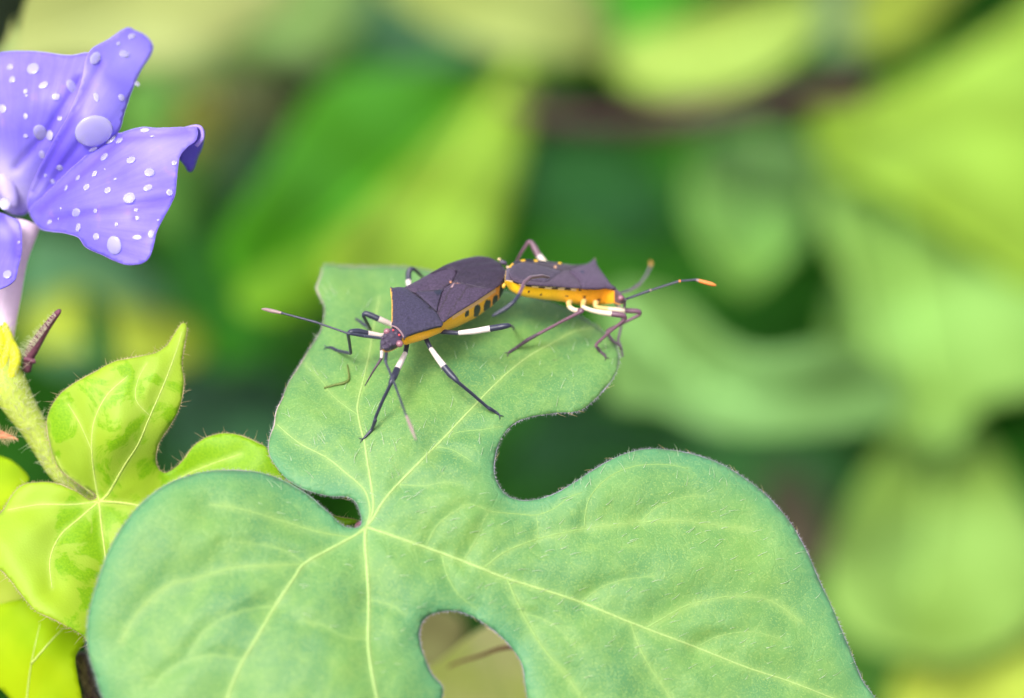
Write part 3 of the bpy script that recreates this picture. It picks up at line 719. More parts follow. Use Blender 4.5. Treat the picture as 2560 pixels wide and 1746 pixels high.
# ------------------------------------------------------------------ morning glory flower
def mat_petal():
    m, nt, out = nodes('violet_petal'); c = geo(nt)
    n1 = noise(nt, .8, 4, .6, c); n2 = noise(nt, 22, 3, .6, c)
    base = ramp(nt, n1, [(.3, (.15, .115, .68)), (.7, (.29, .225, .82))]).outputs[0]
    cb = nt.nodes.new('ShaderNodeCombineXYZ'); nt.links.new(attr(nt, 'ray'), cb.inputs[0]); nt.links.new(attr(nt, 'dist'), cb.inputs[1])
    nr = noise(nt, 1.0, 5, .65, cb.outputs[0])
    base = mixc(nt, ramp(nt, nr, [(.40, (.4, .4, .4)), (.6, (0, 0, 0))]).outputs[0], base, (.15, .105, .72, 1))
    n4 = noise(nt, 3.2, 3, .6, c)
    base = mixc(nt, ramp(nt, n4, [(.62, (0, 0, 0)), (.78, (.35, .35, .35))]).outputs[0], base, (.42, .20, .80, 1))
    base = mixc(nt, attr(nt, 'pale'), base, (.66, .58, .86, 1))
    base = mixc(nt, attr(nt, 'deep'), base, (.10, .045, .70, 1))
    leaf_shader(nt, out, base, 1.05, .3, .45, .3, n2, .25, .012, sheen=.1)
    m.node_tree.nodes
    for n in nt.nodes:
        if n.type == 'HUE_SAT': n.inputs['Hue'].default_value = .505; n.inputs['Saturation'].default_value = 1.0
    return m
M['petal'] = mat_petal()
R3 = lambda pts: [(x / 2.402, y / 2.402 + 40) for x, y in pts]
fl = root('morning_glory_flower', 'violet-blue trumpet flower beaded with water drops at the left edge', 'flower', P1(20, 860, 45.0))
PET = {}
def petal(key, outl, ctrl, folds, pale=None, deep=None, label=None):
    f = RBF(ctrl, 1e-4); fp = [np.array(q, float) for q in folds]
    def dep(px, py):
        px = np.atleast_1d(np.asarray(px, float)); py = np.atleast_1d(np.asarray(py, float)); d = f(px, py)
        Q = np.stack([px, py], 1)
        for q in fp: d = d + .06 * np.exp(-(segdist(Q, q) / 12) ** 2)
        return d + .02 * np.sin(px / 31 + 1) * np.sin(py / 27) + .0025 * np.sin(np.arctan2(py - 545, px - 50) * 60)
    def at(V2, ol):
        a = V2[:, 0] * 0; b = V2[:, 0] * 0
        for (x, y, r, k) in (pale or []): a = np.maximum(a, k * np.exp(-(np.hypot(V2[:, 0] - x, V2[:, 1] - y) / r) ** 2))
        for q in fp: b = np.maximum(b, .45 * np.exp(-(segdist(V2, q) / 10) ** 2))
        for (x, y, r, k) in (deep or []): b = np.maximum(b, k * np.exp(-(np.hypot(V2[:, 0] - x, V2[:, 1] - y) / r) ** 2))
        return {'pale': np.clip(a, 0, 1), 'deep': np.clip(b, 0, 1), 'ray': np.arctan2(V2[:, 1] - 545, V2[:, 0] - 50) * 22, 'dist': np.hypot(V2[:, 0] - 50, V2[:, 1] - 545) / 160}
    o, ol = sheet('petal', outl, dep, M['petal'], fl, spacing=8, thick=.022, attrf=at, wob=.4, closed_step=6)
    if label: o['label'] = label
    PET[key] = dep
    # pale pink fine rim
    W = P(ol[:, 0], ol[:, 1], dep(ol[:, 0], ol[:, 1]) + .01); ix = np.arange(len(ol) + 1) % len(ol)
    o2 = tube('petal_edge', W[ix], np.full(len(ol) + 1, 1.1 * K * 44), M['petal_edge'], o, 5, caps=False)
    return o
M['petal_edge'] = mat_simple('petal_edge', (.42, .30, .80), .5, .3, 0, 10, .3)
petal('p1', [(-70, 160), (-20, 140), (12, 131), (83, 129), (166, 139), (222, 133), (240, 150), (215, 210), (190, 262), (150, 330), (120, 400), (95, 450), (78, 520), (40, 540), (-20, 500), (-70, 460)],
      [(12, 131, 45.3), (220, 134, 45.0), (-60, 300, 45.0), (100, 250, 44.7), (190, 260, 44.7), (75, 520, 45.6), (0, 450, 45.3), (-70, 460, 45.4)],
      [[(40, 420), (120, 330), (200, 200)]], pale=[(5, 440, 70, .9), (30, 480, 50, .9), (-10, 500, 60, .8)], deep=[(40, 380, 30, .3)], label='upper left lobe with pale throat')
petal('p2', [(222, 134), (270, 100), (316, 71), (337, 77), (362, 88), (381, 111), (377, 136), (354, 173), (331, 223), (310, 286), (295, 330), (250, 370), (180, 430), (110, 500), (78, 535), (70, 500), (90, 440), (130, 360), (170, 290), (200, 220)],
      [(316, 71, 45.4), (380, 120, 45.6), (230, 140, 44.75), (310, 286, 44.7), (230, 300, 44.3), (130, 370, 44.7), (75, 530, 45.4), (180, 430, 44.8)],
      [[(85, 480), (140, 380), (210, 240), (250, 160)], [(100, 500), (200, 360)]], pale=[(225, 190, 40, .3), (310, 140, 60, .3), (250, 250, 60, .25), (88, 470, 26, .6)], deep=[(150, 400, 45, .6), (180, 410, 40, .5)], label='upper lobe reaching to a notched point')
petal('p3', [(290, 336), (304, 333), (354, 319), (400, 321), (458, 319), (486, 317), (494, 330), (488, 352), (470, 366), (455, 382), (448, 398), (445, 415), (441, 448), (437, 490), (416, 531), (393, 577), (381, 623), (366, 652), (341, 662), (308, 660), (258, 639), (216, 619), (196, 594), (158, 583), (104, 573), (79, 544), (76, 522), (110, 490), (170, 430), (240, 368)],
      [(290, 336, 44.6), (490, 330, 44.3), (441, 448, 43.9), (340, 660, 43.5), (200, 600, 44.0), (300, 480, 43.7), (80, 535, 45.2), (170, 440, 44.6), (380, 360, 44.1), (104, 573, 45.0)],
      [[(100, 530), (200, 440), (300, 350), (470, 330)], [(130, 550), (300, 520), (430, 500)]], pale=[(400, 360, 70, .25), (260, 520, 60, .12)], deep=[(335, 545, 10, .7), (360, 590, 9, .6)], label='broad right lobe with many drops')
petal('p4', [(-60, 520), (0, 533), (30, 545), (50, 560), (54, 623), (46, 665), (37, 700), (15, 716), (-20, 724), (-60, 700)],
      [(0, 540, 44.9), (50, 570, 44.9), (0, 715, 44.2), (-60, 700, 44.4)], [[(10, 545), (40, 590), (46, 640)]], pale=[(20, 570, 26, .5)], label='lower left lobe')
# rolled-under corner of the right lobe
q = catmull([(486, 316), (500, 319), (512, 328), (506, 369), (495, 394), (484, 425), (473, 431), (463, 415), (451, 399), (452, 382), (470, 366), (484, 350), (489, 332)], 8, True)
fc = RBF([(490, 318, 44.4), (512, 330, 44.75), (473, 431, 44.9), (450, 395, 44.5), (485, 370, 44.7)])
o, _ = sheet('petal', q, lambda px, py: fc(px, py) + .10, M['petal'], fl, spacing=8, thick=.02,
             attrf=lambda V2, ol: {'pale': V2[:, 0] * 0, 'deep': V2[:, 0] * 0 + .55}); o['label'] = 'deep violet rolled-under corner of the right lobe'
q = catmull([(465, 321), (490, 316), (503, 322), (506, 345), (490, 366)], 5)
tube('petal_roll', P(q[:, 0], q[:, 1], np.full(len(q), 44.42)), np.linspace(4, 5.5, len(q)) * K * 44, M['petal_edge'], fl, 8)
# throat rib (pale star band) and the white tube below
M['tube'] = mat_simple('white_tube', (.78, .62, .76), .45, .3, .15, 6, .35, .05)
q = catmull([(100, 560), (78, 600), (58, 660), (46, 720), (34, 780), (24, 850)], 10)
cx = np.array([(66, 560), (52, 600), (36, 650), (24, 710), (14, 780), (6, 860)]); cx = catmull(cx, 10)
rr = np.interp(np.linspace(0, 1, len(cx)), [0, .3, .6, 1], [36, 33, 34, 26])
tube('corolla_tube', P(cx[:, 0], cx[:, 1], np.linspace(45.5, 45.2, len(cx))), rr * K * 45, M['tube'], fl, 20)
ball('throat', P1(18, 470, 45.35), np.array([dirw((.35, 1, 0)) * .34, dirw((1, -.35, 0)) * .13, dirw((0, 0, 1)) * .16]), mat_simple('pale_lilac', (.55, .47, .78), .5, .2, 0, 6, .3, .1), fl)
# calyx, sepals and hairy stem
t = fl
q = catmull([(-6, 815), (0, 850), (6, 900), (14, 940), (40, 1000), (85, 1070), (118, 1130), (150, 1185), (200, 1225), (240, 1252)], 10)
rr = np.interp(np.linspace(0, 1, len(q)), [0, .1, .25, .33, .5, .8, 1], [18, 36, 42, 46, 36, 24, 11])
tube('stem', P(q[:, 0], q[:, 1], np.linspace(45.0, 45.1, len(q))), rr * K * 45, M['stem'], fl, 16)
sp = [([(-30, 950), (-12, 900), (0, 860), (-2, 815)], 18), ([(20, 960), (34, 920), (38, 885), (18, 835)], 14), ([(0, 960), (10, 900), (24, 860), (10, 805)], 14)]
for pts, w in sp:
    q = catmull(pts, 8); tp = np.linspace(0, 1, len(q)); r_ = w * np.sin(np.clip(tp * .92 + .08, 0, 1) * math.pi) ** .6 + .8
    tube('sepal', P(q[:, 0], q[:, 1], np.full(len(q), 44.85)), r_ * K * 45, M['calyx'], fl, 12)
q = catmull([(66, 925), (74, 890), (90, 860), (112, 825), (134, 795), (150, 776)], 6); tp = np.linspace(0, 1, len(q))
o = tube('sepal', P(q[:, 0], q[:, 1], 45.1 - tp * .5), np.interp(tp, [0, .3, .55, .95, 1], [12, 15, 12, 7, 4]) * K * 45, M['maroon'], fl, 12); o['label'] = 'maroon withered sepal pointing up right'
q = catmull([(60, 896), (75, 900), (86, 906), (82, 899)], 5)
tube('sepal_knob', P(q[:, 0], q[:, 1], np.full(len(q), 44.9)), 5 * K * 45, M['maroon'], fl, 8)
V = []; F = []
stemline = catmull([(-6, 830), (6, 900), (14, 940), (40, 1000), (85, 1070), (118, 1130), (150, 1185), (220, 1240)], 6)
for i in range(650):
    a = stemline[r2.integers(len(stemline))]; w = np.interp(a[1], [830, 930, 1000, 1130, 1240], [36, 44, 36, 24, 12]); s = r2.uniform(-1, 1)
    px = a[0] + s * w * .95; dd = 45.0 - math.sqrt(max(0, 1 - s * s)) * w * K * 45
    hair(V, F, P1(px, a[1] - s * w * .4, dd), dirw((s * 1.0 + r2.normal(0, .3), -.5 + r2.normal(0, .4), -.5)), dirw((0, -.2, -1)), r2.uniform(8, 26) * (1 + (r2.random() < .15)) * K * 45, .6 * K * 45, r2.uniform(-.4, .4))
for i in range(120):
    a = r2.uniform(0, 1); px = 60 + 80 * a; py = 900 - 110 * a
    hair(V, F, P1(px, py, 44.95 - a * .4), dirw((-1 + r2.normal(0, .3), -.8 + r2.normal(0, .4), -.2)), dirw((0, -.2, -1)), r2.uniform(14, 40) * (1 - .6 * a) * K * 45, .6 * K * 45, r2.uniform(-.3, .3))
tag(mk('hair', V, F, mat_simple('stem_hair', (.80, .80, .60), .4, .4, 0, 8, .4, .1), fl), kind='stuff')
# orange-tipped bract at the left edge and second stem
br = root('bract', 'small orange-pink pointed bract with hairs at the left edge', 'bract', P1(0, 1092, 44.5))
q = catmull([(-60, 1085), (-10, 1086), (20, 1092), (46, 1099)], 6); tp = np.linspace(0, 1, len(q))
tube('bract_body', P(q[:, 0], q[:, 1], np.full(len(q), 44.5)), np.interp(tp, [0, .5, 1], [18, 13, 1.2]) * K * 44.5, mat_simple('orange_bract', (.72, .32, .17), .5, .3, .3, 15, .3), br, 10)
V = []; F = []
for i in range(70):
    a = r2.uniform(0, 1); sgn = r2.choice([-1, 1])
    hair(V, F, P1(-20 + 62 * a, 1090 + sgn * 10 * (1 - a), 44.4), dirw((.6, sgn * 1.0 + r2.normal(0, .2), -.2)), dirw((0, 0, -1)), r2.uniform(12, 26) * K * 44.5, .7 * K * 44.5, r2.uniform(-.3, .3))
tag(mk('hair', V, F, M['golden_hair'], br), kind='stuff')

# water drops
def mat_drop():
    m, nt, out = nodes('water_drop')
    g = nt.nodes.new('ShaderNodeBsdfPrincipled'); g.inputs['Base Color'].default_value = (.80, .76, .97, 1)
    g.inputs['Roughness'].default_value = .1; g.inputs['Coat Weight'].default_value = .5; g.inputs['Coat Roughness'].default_value = .12; g.inputs['IOR'].default_value = 1.33; g.inputs['Transmission Weight'].default_value = .70
    g.inputs['Specular IOR Level'].default_value = .45
    nt.links.new(g.outputs[0], out.inputs[0]); return m
M['drop'] = mat_drop()
DR = {'p1': [(200, 320, 46, 52, 35), (75, 385, 26, 28, 30), (262, 418, 38, 26, 30), (155, 455, 18, 20, 0), (430, 425, 36, 54, 30), (335, 487, 30, 26, 20), (18, 560, 28, 34, 20), (155, 603, 18, 22, 10), (242, 700, 48, 68, 25), (300, 718, 30, 38, 20), (155, 722, 16, 15, 0), (360, 618, 22, 18, 0), (60, 310, 24, 24, 0), (160, 480, 12, 10, 0), (253, 832, 22, 32, -10)],
      'p2': [(562, 690, 134, 120, 15), (745, 232, 44, 32, 10), (577, 490, 20, 38, 0), (727, 492, 26, 26, 0), (570, 255, 60, 34, 40), (710, 170, 18, 12, 20), (790, 125, 36, 18, 20), (360, 912, 24, 26, 20), (275, 958, 13, 12, 0), (318, 995, 20, 22, 0), (560, 800, 34, 14, 30), (822, 410, 22, 20, 0)],
      'p3': [(655, 740, 52, 48, 0), (718, 752, 30, 30, 0), (628, 850, 34, 40, 40), (788, 868, 36, 33, 0), (898, 942, 36, 36, 0), (570, 950, 22, 26, 0), (470, 975, 22, 24, 20), (400, 1035, 20, 24, 20), (522, 1030, 32, 26, 0), (693, 982, 13, 12, 0), (648, 1050, 28, 25, 0), (888, 1034, 34, 24, 30), (777, 1095, 44, 40, 20), (1018, 1062, 22, 24, 0), (460, 1182, 50, 32, 10), (575, 1172, 19, 18, 0), (817, 1168, 15, 15, 0), (367, 1157, 11, 11, 0), (300, 1240, 27, 20, 0), (353, 1220, 9, 9, 0), (472, 1272, 28, 32, 0), (700, 1253, 14, 14, 0), (825, 1215, 14, 18, 0), (580, 1326, 30, 24, -15), (688, 1378, 56, 66, 5), (825, 1332, 34, 18, 0), (907, 1312, 22, 30, 0), (950, 1227, 7, 8, 0), (870, 688, 38, 18, 0), (915, 725, 16, 12, 0), (1046, 886, 18, 18, 0), (632, 922, 6, 6, 0)],
      'p4': [(45, 1555, 32, 38, 15), (28, 1130, 38, 48, 0), (115, 1362, 10, 12, 0)]}
where = {'p1': 'upper left lobe', 'p2': 'upper pointed lobe', 'p3': 'broad right lobe', 'p4': 'lower left lobe'}
uniq = {('p2', 0): 'biggest round water drop, on the upper lobe near the flower notch', ('p3', 0): 'dark-edged water drop in the notch, touching the biggest drop',
        ('p3', 24): 'large oval water drop near the bottom edge of the broad right lobe', ('p1', 0): 'pale egg-shaped water drop near the top edge of the upper left lobe',
        ('p1', 8): 'tall oval water drop beside the fold of the upper left lobe', ('p3', 14): 'wide water drop low on the left of the broad right lobe',
        ('p4', 0): 'water drop at the bottom of the lower left lobe', ('p4', 1): 'glinting water drop at the left edge on the throat', ('p2', 11): 'water drop bulging off the right edge of the upper lobe'}
ORD = 'first second third fourth fifth sixth seventh eighth ninth tenth eleventh twelfth thirteenth fourteenth fifteenth sixteenth seventeenth eighteenth nineteenth twentieth twenty-first twenty-second twenty-third twenty-fourth twenty-fifth twenty-sixth twenty-seventh twenty-eighth twenty-ninth thirtieth thirty-first thirty-second'.split()
for key, L in DR.items():
    for i, (x, y, rx, ry, rot) in enumerate(L):
        px, py = x / 2.402, y / 2.402 + 40
        p, u, v, n = frame_at(PET[key], px, py)
        v = np.cross(n, u); a = math.radians(rot)
        if v @ dirw((0, 1, 0)) < 0: v = -v
        A = u * math.cos(a) - v * math.sin(a); B = u * math.sin(a) + v * math.cos(a)
        k = K * 44 / 2.402 * .87
        V_, F_ = ball('d', p + n * .01, np.array([A * rx * k, B * ry * k, n * (min(rx, ry) * k * .26)]), None, nu=20, nv=12)
        o = mk('water_drop', V_, F_, M['drop']); bm_clean(o)
        size = ('tiny' if max(rx, ry) < 16 else 'small' if max(rx, ry) < 28 else 'medium') + (' round' if max(rx, ry) / min(rx, ry) < 1.15 else ' oval')
        rank = sorted(range(len(L)), key=lambda j: L[j][1]).index(i)
        tag(o, uniq.get((key, i), '%s water drop, %s from the top among those on the %s' % (size, ORD[rank], where[key])), 'water drop', 'water drops on the violet flower')

# ------------------------------------------------------------------ INSECTS
K44 = K * 44
def plane_map(C, Dc, n, arch=None):
    n = np.array(n, float); n /= np.linalg.norm(n)
    c3 = np.array([(C[0] - 1280) * K * Dc, (C[1] - 873) * K * Dc, Dc])
    nw = dirw(n)
    def f(px, py, off=0.0):
        px = np.atleast_1d(np.asarray(px, float)); py = np.atleast_1d(np.asarray(py, float))
        dx = (px - 1280) * K; dy = (py - 873) * K
        d = (n @ c3) / (n[0] * dx + n[1] * dy + n[2])
        W = P(px, py, d)
        return W + nw * np.reshape(off, (-1, 1))
    return f, nw
def proj(W):
    q = W - CO; d = q @ CF; return 1280 + (q @ CR) / d / K, 873 + (q @ CD) / d / K
# leg builder: nodes (px, py, depth, radius px, colour of the segment that starts here)
BLK = (.018, .020, .045); WHT = (.58, .50, .49); PUR = (.10, .045, .075); DPR = (.055, .03, .05); CRM = (.66, .46, .16); GRY = (.14, .10, .13); ORN = (.75, .20, .04); PNK = (.25, .17, .165); YEL = (.80, .40, .01)
def limb(name, nodes_, parent, label=None, step=5, sides=12):
    pts = []; rad = []; col = []
    for i in range(len(nodes_) - 1):
        a, b = nodes_[i], nodes_[i + 1]
        L = math.hypot(b[0] - a[0], b[1] - a[1]) + abs(b[2] - a[2]) / K44
        m = max(2, int(L / step))
        for t in range(m):
            s = t / m; pts.append((a[0] + (b[0] - a[0]) * s, a[1] + (b[1] - a[1]) * s, a[2] + (b[2] - a[2]) * s)); rad.append(a[3] + (b[3] - a[3]) * s); col.append(a[4])
    pts.append(nodes_[-1][:3]); rad.append(nodes_[-1][3])
    pts = np.array(pts); W = P(pts[:, 0], pts[:, 1], pts[:, 2])
    W2 = W.copy(); W2[1:-1] = (W[:-2] + 2 * W[1:-1] + W[2:]) / 4
    o = tube(name, W2, np.array(rad) * K44, M['leg'], parent, sides, cols=col)
    if label: o['label'] = label
    return o
def onleaf(x, y, lift=2): return float(la_depth(x, y)[0]) - lift * K44

def loft(name, secs, f, nw, parent, colf, sides=40, stations=110, mat=None):
    """secs: (F px, N px, dorsal arch px, belly px). closed body skinned over lateral sections"""
    A = np.array([[*s[0], *s[1], s[2], s[3]] for s in secs], float)
    A = catmull(np.hstack([A[:, :2], A[:, 2:]]), 1000)  # keep nodes
    t = np.concatenate([[0], np.cumsum(np.hypot(*np.diff((A[:, :2] + A[:, 2:4]) / 2, axis=0).T))]); t /= t[-1]
    tt = np.linspace(0, 1, stations)
    # smooth interpolation of nodes
    B = np.array([np.interp(tt, t, A[:, k]) for k in range(6)]).T
    for _ in range(3): B[1:-1] = (B[:-2] + 2 * B[1:-1] + B[2:]) / 4
    V = []; F = []
    for s in B:
        Fp = f(s[0], s[1])[0]; Np = f(s[2], s[3])[0]
        for k in range(sides):
            h = k / sides
            if h < .4:   # dorsal from near to far
                u = h / .4; p = Np + (Fp - Np) * u + nw * s[4] * K44 * math.sin(math.pi * u)
            else:
                u = (h - .4) / .6; u = .5 - .5 * math.cos(math.pi * u); a = math.pi * u; ca = math.cos(a)
                w = .5 - .5 * math.copysign(abs(ca) ** .5, ca); p = Fp + (Np - Fp) * w - nw * s[5] * K44 * max(0, math.sin(a)) ** .55
            V.append(p)
    n = len(B)
    for i in range(n - 1):
        for k in range(sides):
            k2 = (k + 1) % sides; F.append((i * sides + k, i * sides + k2, (i + 1) * sides + k2, (i + 1) * sides + k))
    F.append(list(range(sides))[::-1]); F.append([(n - 1) * sides + k for k in range(sides)])
    V = np.array(V); hh = np.tile(np.arange(sides) / sides, n); st = np.repeat(np.linspace(0, 1, n), sides)
    px, py = proj(V)
    C = colf(hh, st, px, py)
    o = mk(name, V, F, mat or M['body'], parent, cols=C); bm_keep(o); return o
def bm_keep(o):
    import bmesh
    bm = bmesh.new(); bm.from_mesh(o.data); bmesh.ops.recalc_face_normals(bm, faces=bm.faces); bm.to_mesh(o.data); bm.free(); o.data.shade_smooth()
def ell(px, py, x, y, rx, ry, ang=0):
    a = math.radians(ang); dx = px - x; dy = py - y
    return ((dx * math.cos(a) + dy * math.sin(a)) / rx) ** 2 + ((-dx * math.sin(a) + dy * math.cos(a)) / ry) ** 2 < 1

# ---- insect one, dark, facing left
f1, n1w = plane_map((1110, 750), 44.25, (0.04, -0.775, -0.63))
bug1 = root('insect', 'larger dark purple insect with orange sides and white-banded legs, facing left', 'insect', f1(1110, 850)[0], 'mating pair of insects on the leaf')
ORG1 = np.array((.92, .42, .008)); ORG1b = np.array((.90, .30, .03)); PURP = np.array((.045, .03, .06))
def col1(hh, st, px, py):
    C = np.tile(ORG1, (len(px), 1))
    C[(hh < .40) & (hh >= 0)] = PURP
    C[(hh >= .40) & (hh < .5)] = ORG1
    tail = (px > 1225) & (hh >= .4); C[tail] = ORG1b
    pale = (hh > .95) & (px > 1130) & (px < 1240); C[pale] = (.85, .45, .22)
    for x, y, rx, ry, a in ((1168, 784, 4.5, 7, 15), (1193, 775, 7, 11, 15), (1218, 765, 7, 13, 12), (1238, 751, 5.5, 12, 5), (1254, 729, 5, 15, 0), (1165, 790, 2.5, 3, 0), (1190, 789, 5, 3, -20)):
        C[(np.abs((px - x + (py - y) * .15) / (rx * 1.15)) ** 3 + np.abs((py - y) / (ry * 1.15)) ** 3 < 1) & (hh > .5)] = (.012, .014, .03)
    C[(px > 1258) & (hh >= .4)] = (.03, .02, .03)
    # head: dark above, orange throat
    hd = (st > .865); C[hd & ((hh < .52) | (hh > .86))] = PURP * .95
    C[hd & (px < 957) & (hh < .9)] = PURP * .8
    return C
secs1 = [(a, b, c, d * 1.45) for a, b, c, d in [((1258, 668), (1264, 676), 1, 6), ((1240, 652), (1264, 690), 3, 26), ((1220, 644), (1262, 700), 4, 40), ((1190, 641), (1254, 709), 6, 50), ((1150, 652), (1238, 719), 6, 58), ((1100, 673), (1197, 747), 5, 60), ((1055, 696), (1157, 772), 4, 54), ((1013, 719), (1119, 797), 4, 42), ((984, 724), (1100, 812), 6, 34),
         ((979, 748), (1078, 822), 8, 32), ((979, 782), (1046, 832), 8, 30), ((980, 812), (1016, 843), 6, 24), ((980, 819), (1008, 842), 4, 18), ((970, 822), (1004, 848), 6, 17), ((961, 831), (996, 857), 7, 17), ((955, 842), (984, 864), 7, 16), ((951, 852), (973, 869), 6, 14), ((950, 861), (963, 872), 4, 10), ((952, 868), (958, 872), 2, 4)]]
loft('body', secs1, f1, n1w, bug1, col1, sides=72, stations=230)
def plate(name, outl, f, nw, parent, off, colr, spacing=5, thick=.02, label=None, vary=.12, hf=None, colf=None):
    def mp(px, py):
        ol = catmull(outl, 4, True); Q = np.stack([px, py], 1); de = segdist(Q, ol, True)
        h = off(px, py) if callable(off) else np.full(len(px), float(off))
        h = h + (hf(px, py, de) if hf else 0)
        return f(px, py, h * K44)
    def cf(V2, ol):
        C = np.tile(np.array(colr, float), (len(V2), 1))
        if colf: C = colf(V2[:, 0], V2[:, 1], C, segdist(V2, ol, True))
        return C
    o, _ = sheet(name, outl, None, M['plate'], parent, spacing=spacing, thick=thick, colf=cf, mapf=mp, closed_step=4)
    if label: o['label'] = label
    return o
def sh(pts, dx, dy): return [(x + dx, y + dy) for x, y in pts]
# plates float a few px above the plane along the normal, which moves them up in the picture: compensate
def comp(pts, off, n=(.04, -.775)): return [(x - n[0] * off, y - n[1] * off) for x, y in pts]
o1 = 9
PRO = [(976, 717), (982, 720), (995, 718), (1010, 719), (1018, 722), (1040, 738), (1066, 757), (1092, 782), (1100, 797), (1107, 806), (1106, 814), (1090, 817), (1066, 824), (1040, 831), (1022, 838), (1010, 846), (1005, 834), (996, 824), (988, 819), (980, 817), (979, 800), (980, 780), (979, 755), (977, 735)]
def pro_h(px, py, de):
    h = 9 * (1 - np.exp(-de / 16)) 
    h += 1.5 * np.sin(px / 9) * np.sin(py / 8) * np.exp(-((px - 1010) ** 2 + (py - 815) ** 2) / 900)
    h -= 4 * np.exp(-((px - 1028) ** 2 + (py - 812) ** 2) / 60) + 3 * np.exp(-((px - 1074) ** 2 + (py - 779) ** 2) / 12)
    return h
def pro_c(px, py, C, de):
    C[:] = (.032, .026, .058)
    C = C * (1 - .25 * np.exp(-de / 6))[:, None]
    C[np.hypot(px - 1075, py - 778) < 4] = (.012, .012, .02)
    C[(px < 982) & (de < 2.2) & (py > 728) & (py < 815)] = (.78, .40, .05)
    lines = segdist(np.stack([px, py], 1), np.array([(1041, 735), (1062, 751), (1084, 768)]))
    C[lines < 1.7] = (.014, .012, .02)
    return C
plate('pronotum', comp(PRO, o1), f1, n1w, bug1, o1, (0, 0, 0), spacing=3.2, hf=pro_h, colf=pro_c, thick=.05)
SC = [(1040, 731), (1066, 728), (1090, 726), (1108, 723), (1104, 735), (1099, 750), (1095, 766), (1091, 778), (1066, 757)]
plate('scutellum', comp(SC, o1 + 2), f1, n1w, bug1, o1 + 2, (.038, .027, .058), spacing=3.2, hf=lambda px, py, de: 4 * (1 - np.exp(-de / 7)),
      colf=lambda px, py, C, de: np.where(((px > 1086) & (np.hypot(px - 1094, py - 731 - 8) < 9))[:, None], np.array((.012, .015, .035)), np.where((de < 1.4)[:, None], C * .5, C)), thick=.03)
# corium of the two forewings: near and far
W_near = [(1092, 777), (1098, 752), (1106, 727), (1126, 713), (1134, 708), (1128, 730), (1120, 755), (1150, 745), (1185, 738), (1245, 712), (1240, 718), (1215, 735), (1183, 758), (1150, 777), (1125, 794), (1107, 806), (1100, 795)]
W_near = [(1092, 779), (1098, 752), (1107, 726), (1122, 714), (1135, 706), (1150, 706), (1180, 712), (1215, 718), (1246, 713), (1240, 719), (1215, 736), (1183, 757), (1150, 777), (1125, 794), (1107, 806), (1100, 795)]
W_far = [(1012, 719), (1030, 709), (1047, 700), (1077, 683), (1105, 670), (1130, 661), (1143, 668), (1140, 685), (1133, 702), (1120, 714), (1107, 723), (1085, 726), (1060, 728), (1040, 733), (1024, 726)]
def wing_c(px, py, C, de):
    Q = np.stack([px, py], 1)
    for ln in ([(1107, 720), (1125, 716), (1133, 708)], [(1096, 790), (1112, 760), (1128, 725)], [(1120, 795), (1160, 740), (1165, 728), (1250, 712)]):
        s_ = segdist(Q, np.array(ln, float)); C[s_ < 1.5] = (.03, .02, .03)
    C[(np.hypot(px - 1128, py - 712) < 2.6) | (segdist(Q, np.array([(1140, 715), (1150, 713.)])) < 1.6)] = (.8, .35, .15)
    C[segdist(Q, np.array([(1143., 690), (1128, 730)])) < 1.1] = (.35, .22, .22)
    return C
cor = (.046, .029, .060)
plate('forewing', comp(W_far, 6), f1, n1w, bug1, 6, cor, spacing=3.5, hf=lambda px, py, de: 4 * (1 - np.exp(-de / 9)), colf=wing_c, thick=.02)
plate('forewing', comp(W_near, 8), f1, n1w, bug1, 8, cor, spacing=3.5, hf=lambda px, py, de: 4 * (1 - np.exp(-de / 9)), colf=wing_c, thick=.02)
MEM = [(1077, 683), (1100, 670), (1130, 656), (1165, 645), (1197, 640), (1228, 646), (1250, 659), (1261, 677), (1262, 694), (1256, 706), (1246, 714), (1215, 722), (1180, 716), (1150, 709), (1135, 706), (1140, 690), (1142, 678), (1120, 672)]
M['membrane'] = mat_vcol('wing_membrane', .5, .45, .25, 10, .2, .3, .02)
def mem_c(px, py, C, de):
    for a in np.linspace(-.5, .9, 8):
        q = np.array([(1145, 695), (1145 + 60, 695 - 60 * math.sin(a)), (1145 + 110, 695 - 70 * math.sin(a))]); C[segdist(np.stack([px, py], 1), q) < 1.0] *= .8
    return C
o = plate('wing_membrane', comp(MEM, 10), f1, n1w, bug1, 10, (.024, .015, .034), spacing=4, hf=lambda px, py, de: 8 * (1 - np.exp(-de / 22)) + .8 * np.sin(py / 3.2 + px / 18), colf=mem_c, thick=.015)
def margin(pts, bands, f, r, parent):
    q = catmull(pts, 2.0); W = np.array([f(x, y, 1.5 * K44)[0] for x, y in q]); C = []
    for i in range(len(q) - 1):
        c = bands[-1][1]
        for lim, cc in bands:
            if q[i][0] < lim: c = cc; break
        C.append(c)
    rr = np.full(len(q), r * K44); rr[0] *= .3; rr[-1] *= .3
    return tube('abdomen_margin', W, rr, M['leg'], parent, 8, cols=C)
# tail end claspers
for (x, y, rx, ry, c) in ((1248, 652, 4.5, 3.5, (.55, .42, .22)), (1258, 660, 10, 6, (.05, .035, .07)), (1270, 672, 5, 4, (.55, .38, .24)), (1264, 690, 6, 14, (.03, .02, .04)), (1271, 694, 4, 6, (.75, .6, .4)), (1268, 712, 5, 10, (.03, .02, .04)), (1260, 718, 5, 7, (.7, .40, .05))):
    V_, F_ = ball('t', f1(x, y, 4 * K44)[0], np.array([dirw((1, .4, 0)) * rx * K44, dirw((-.4, 1, 0)) * ry * K44, dirw((0, 0, 1)) * ry * K44]), None, 12, 8)
    o = mk('tail_segment', V_, F_, M['leg'], bug1, cols=np.tile(c, (len(V_), 1))); bm_keep(o)
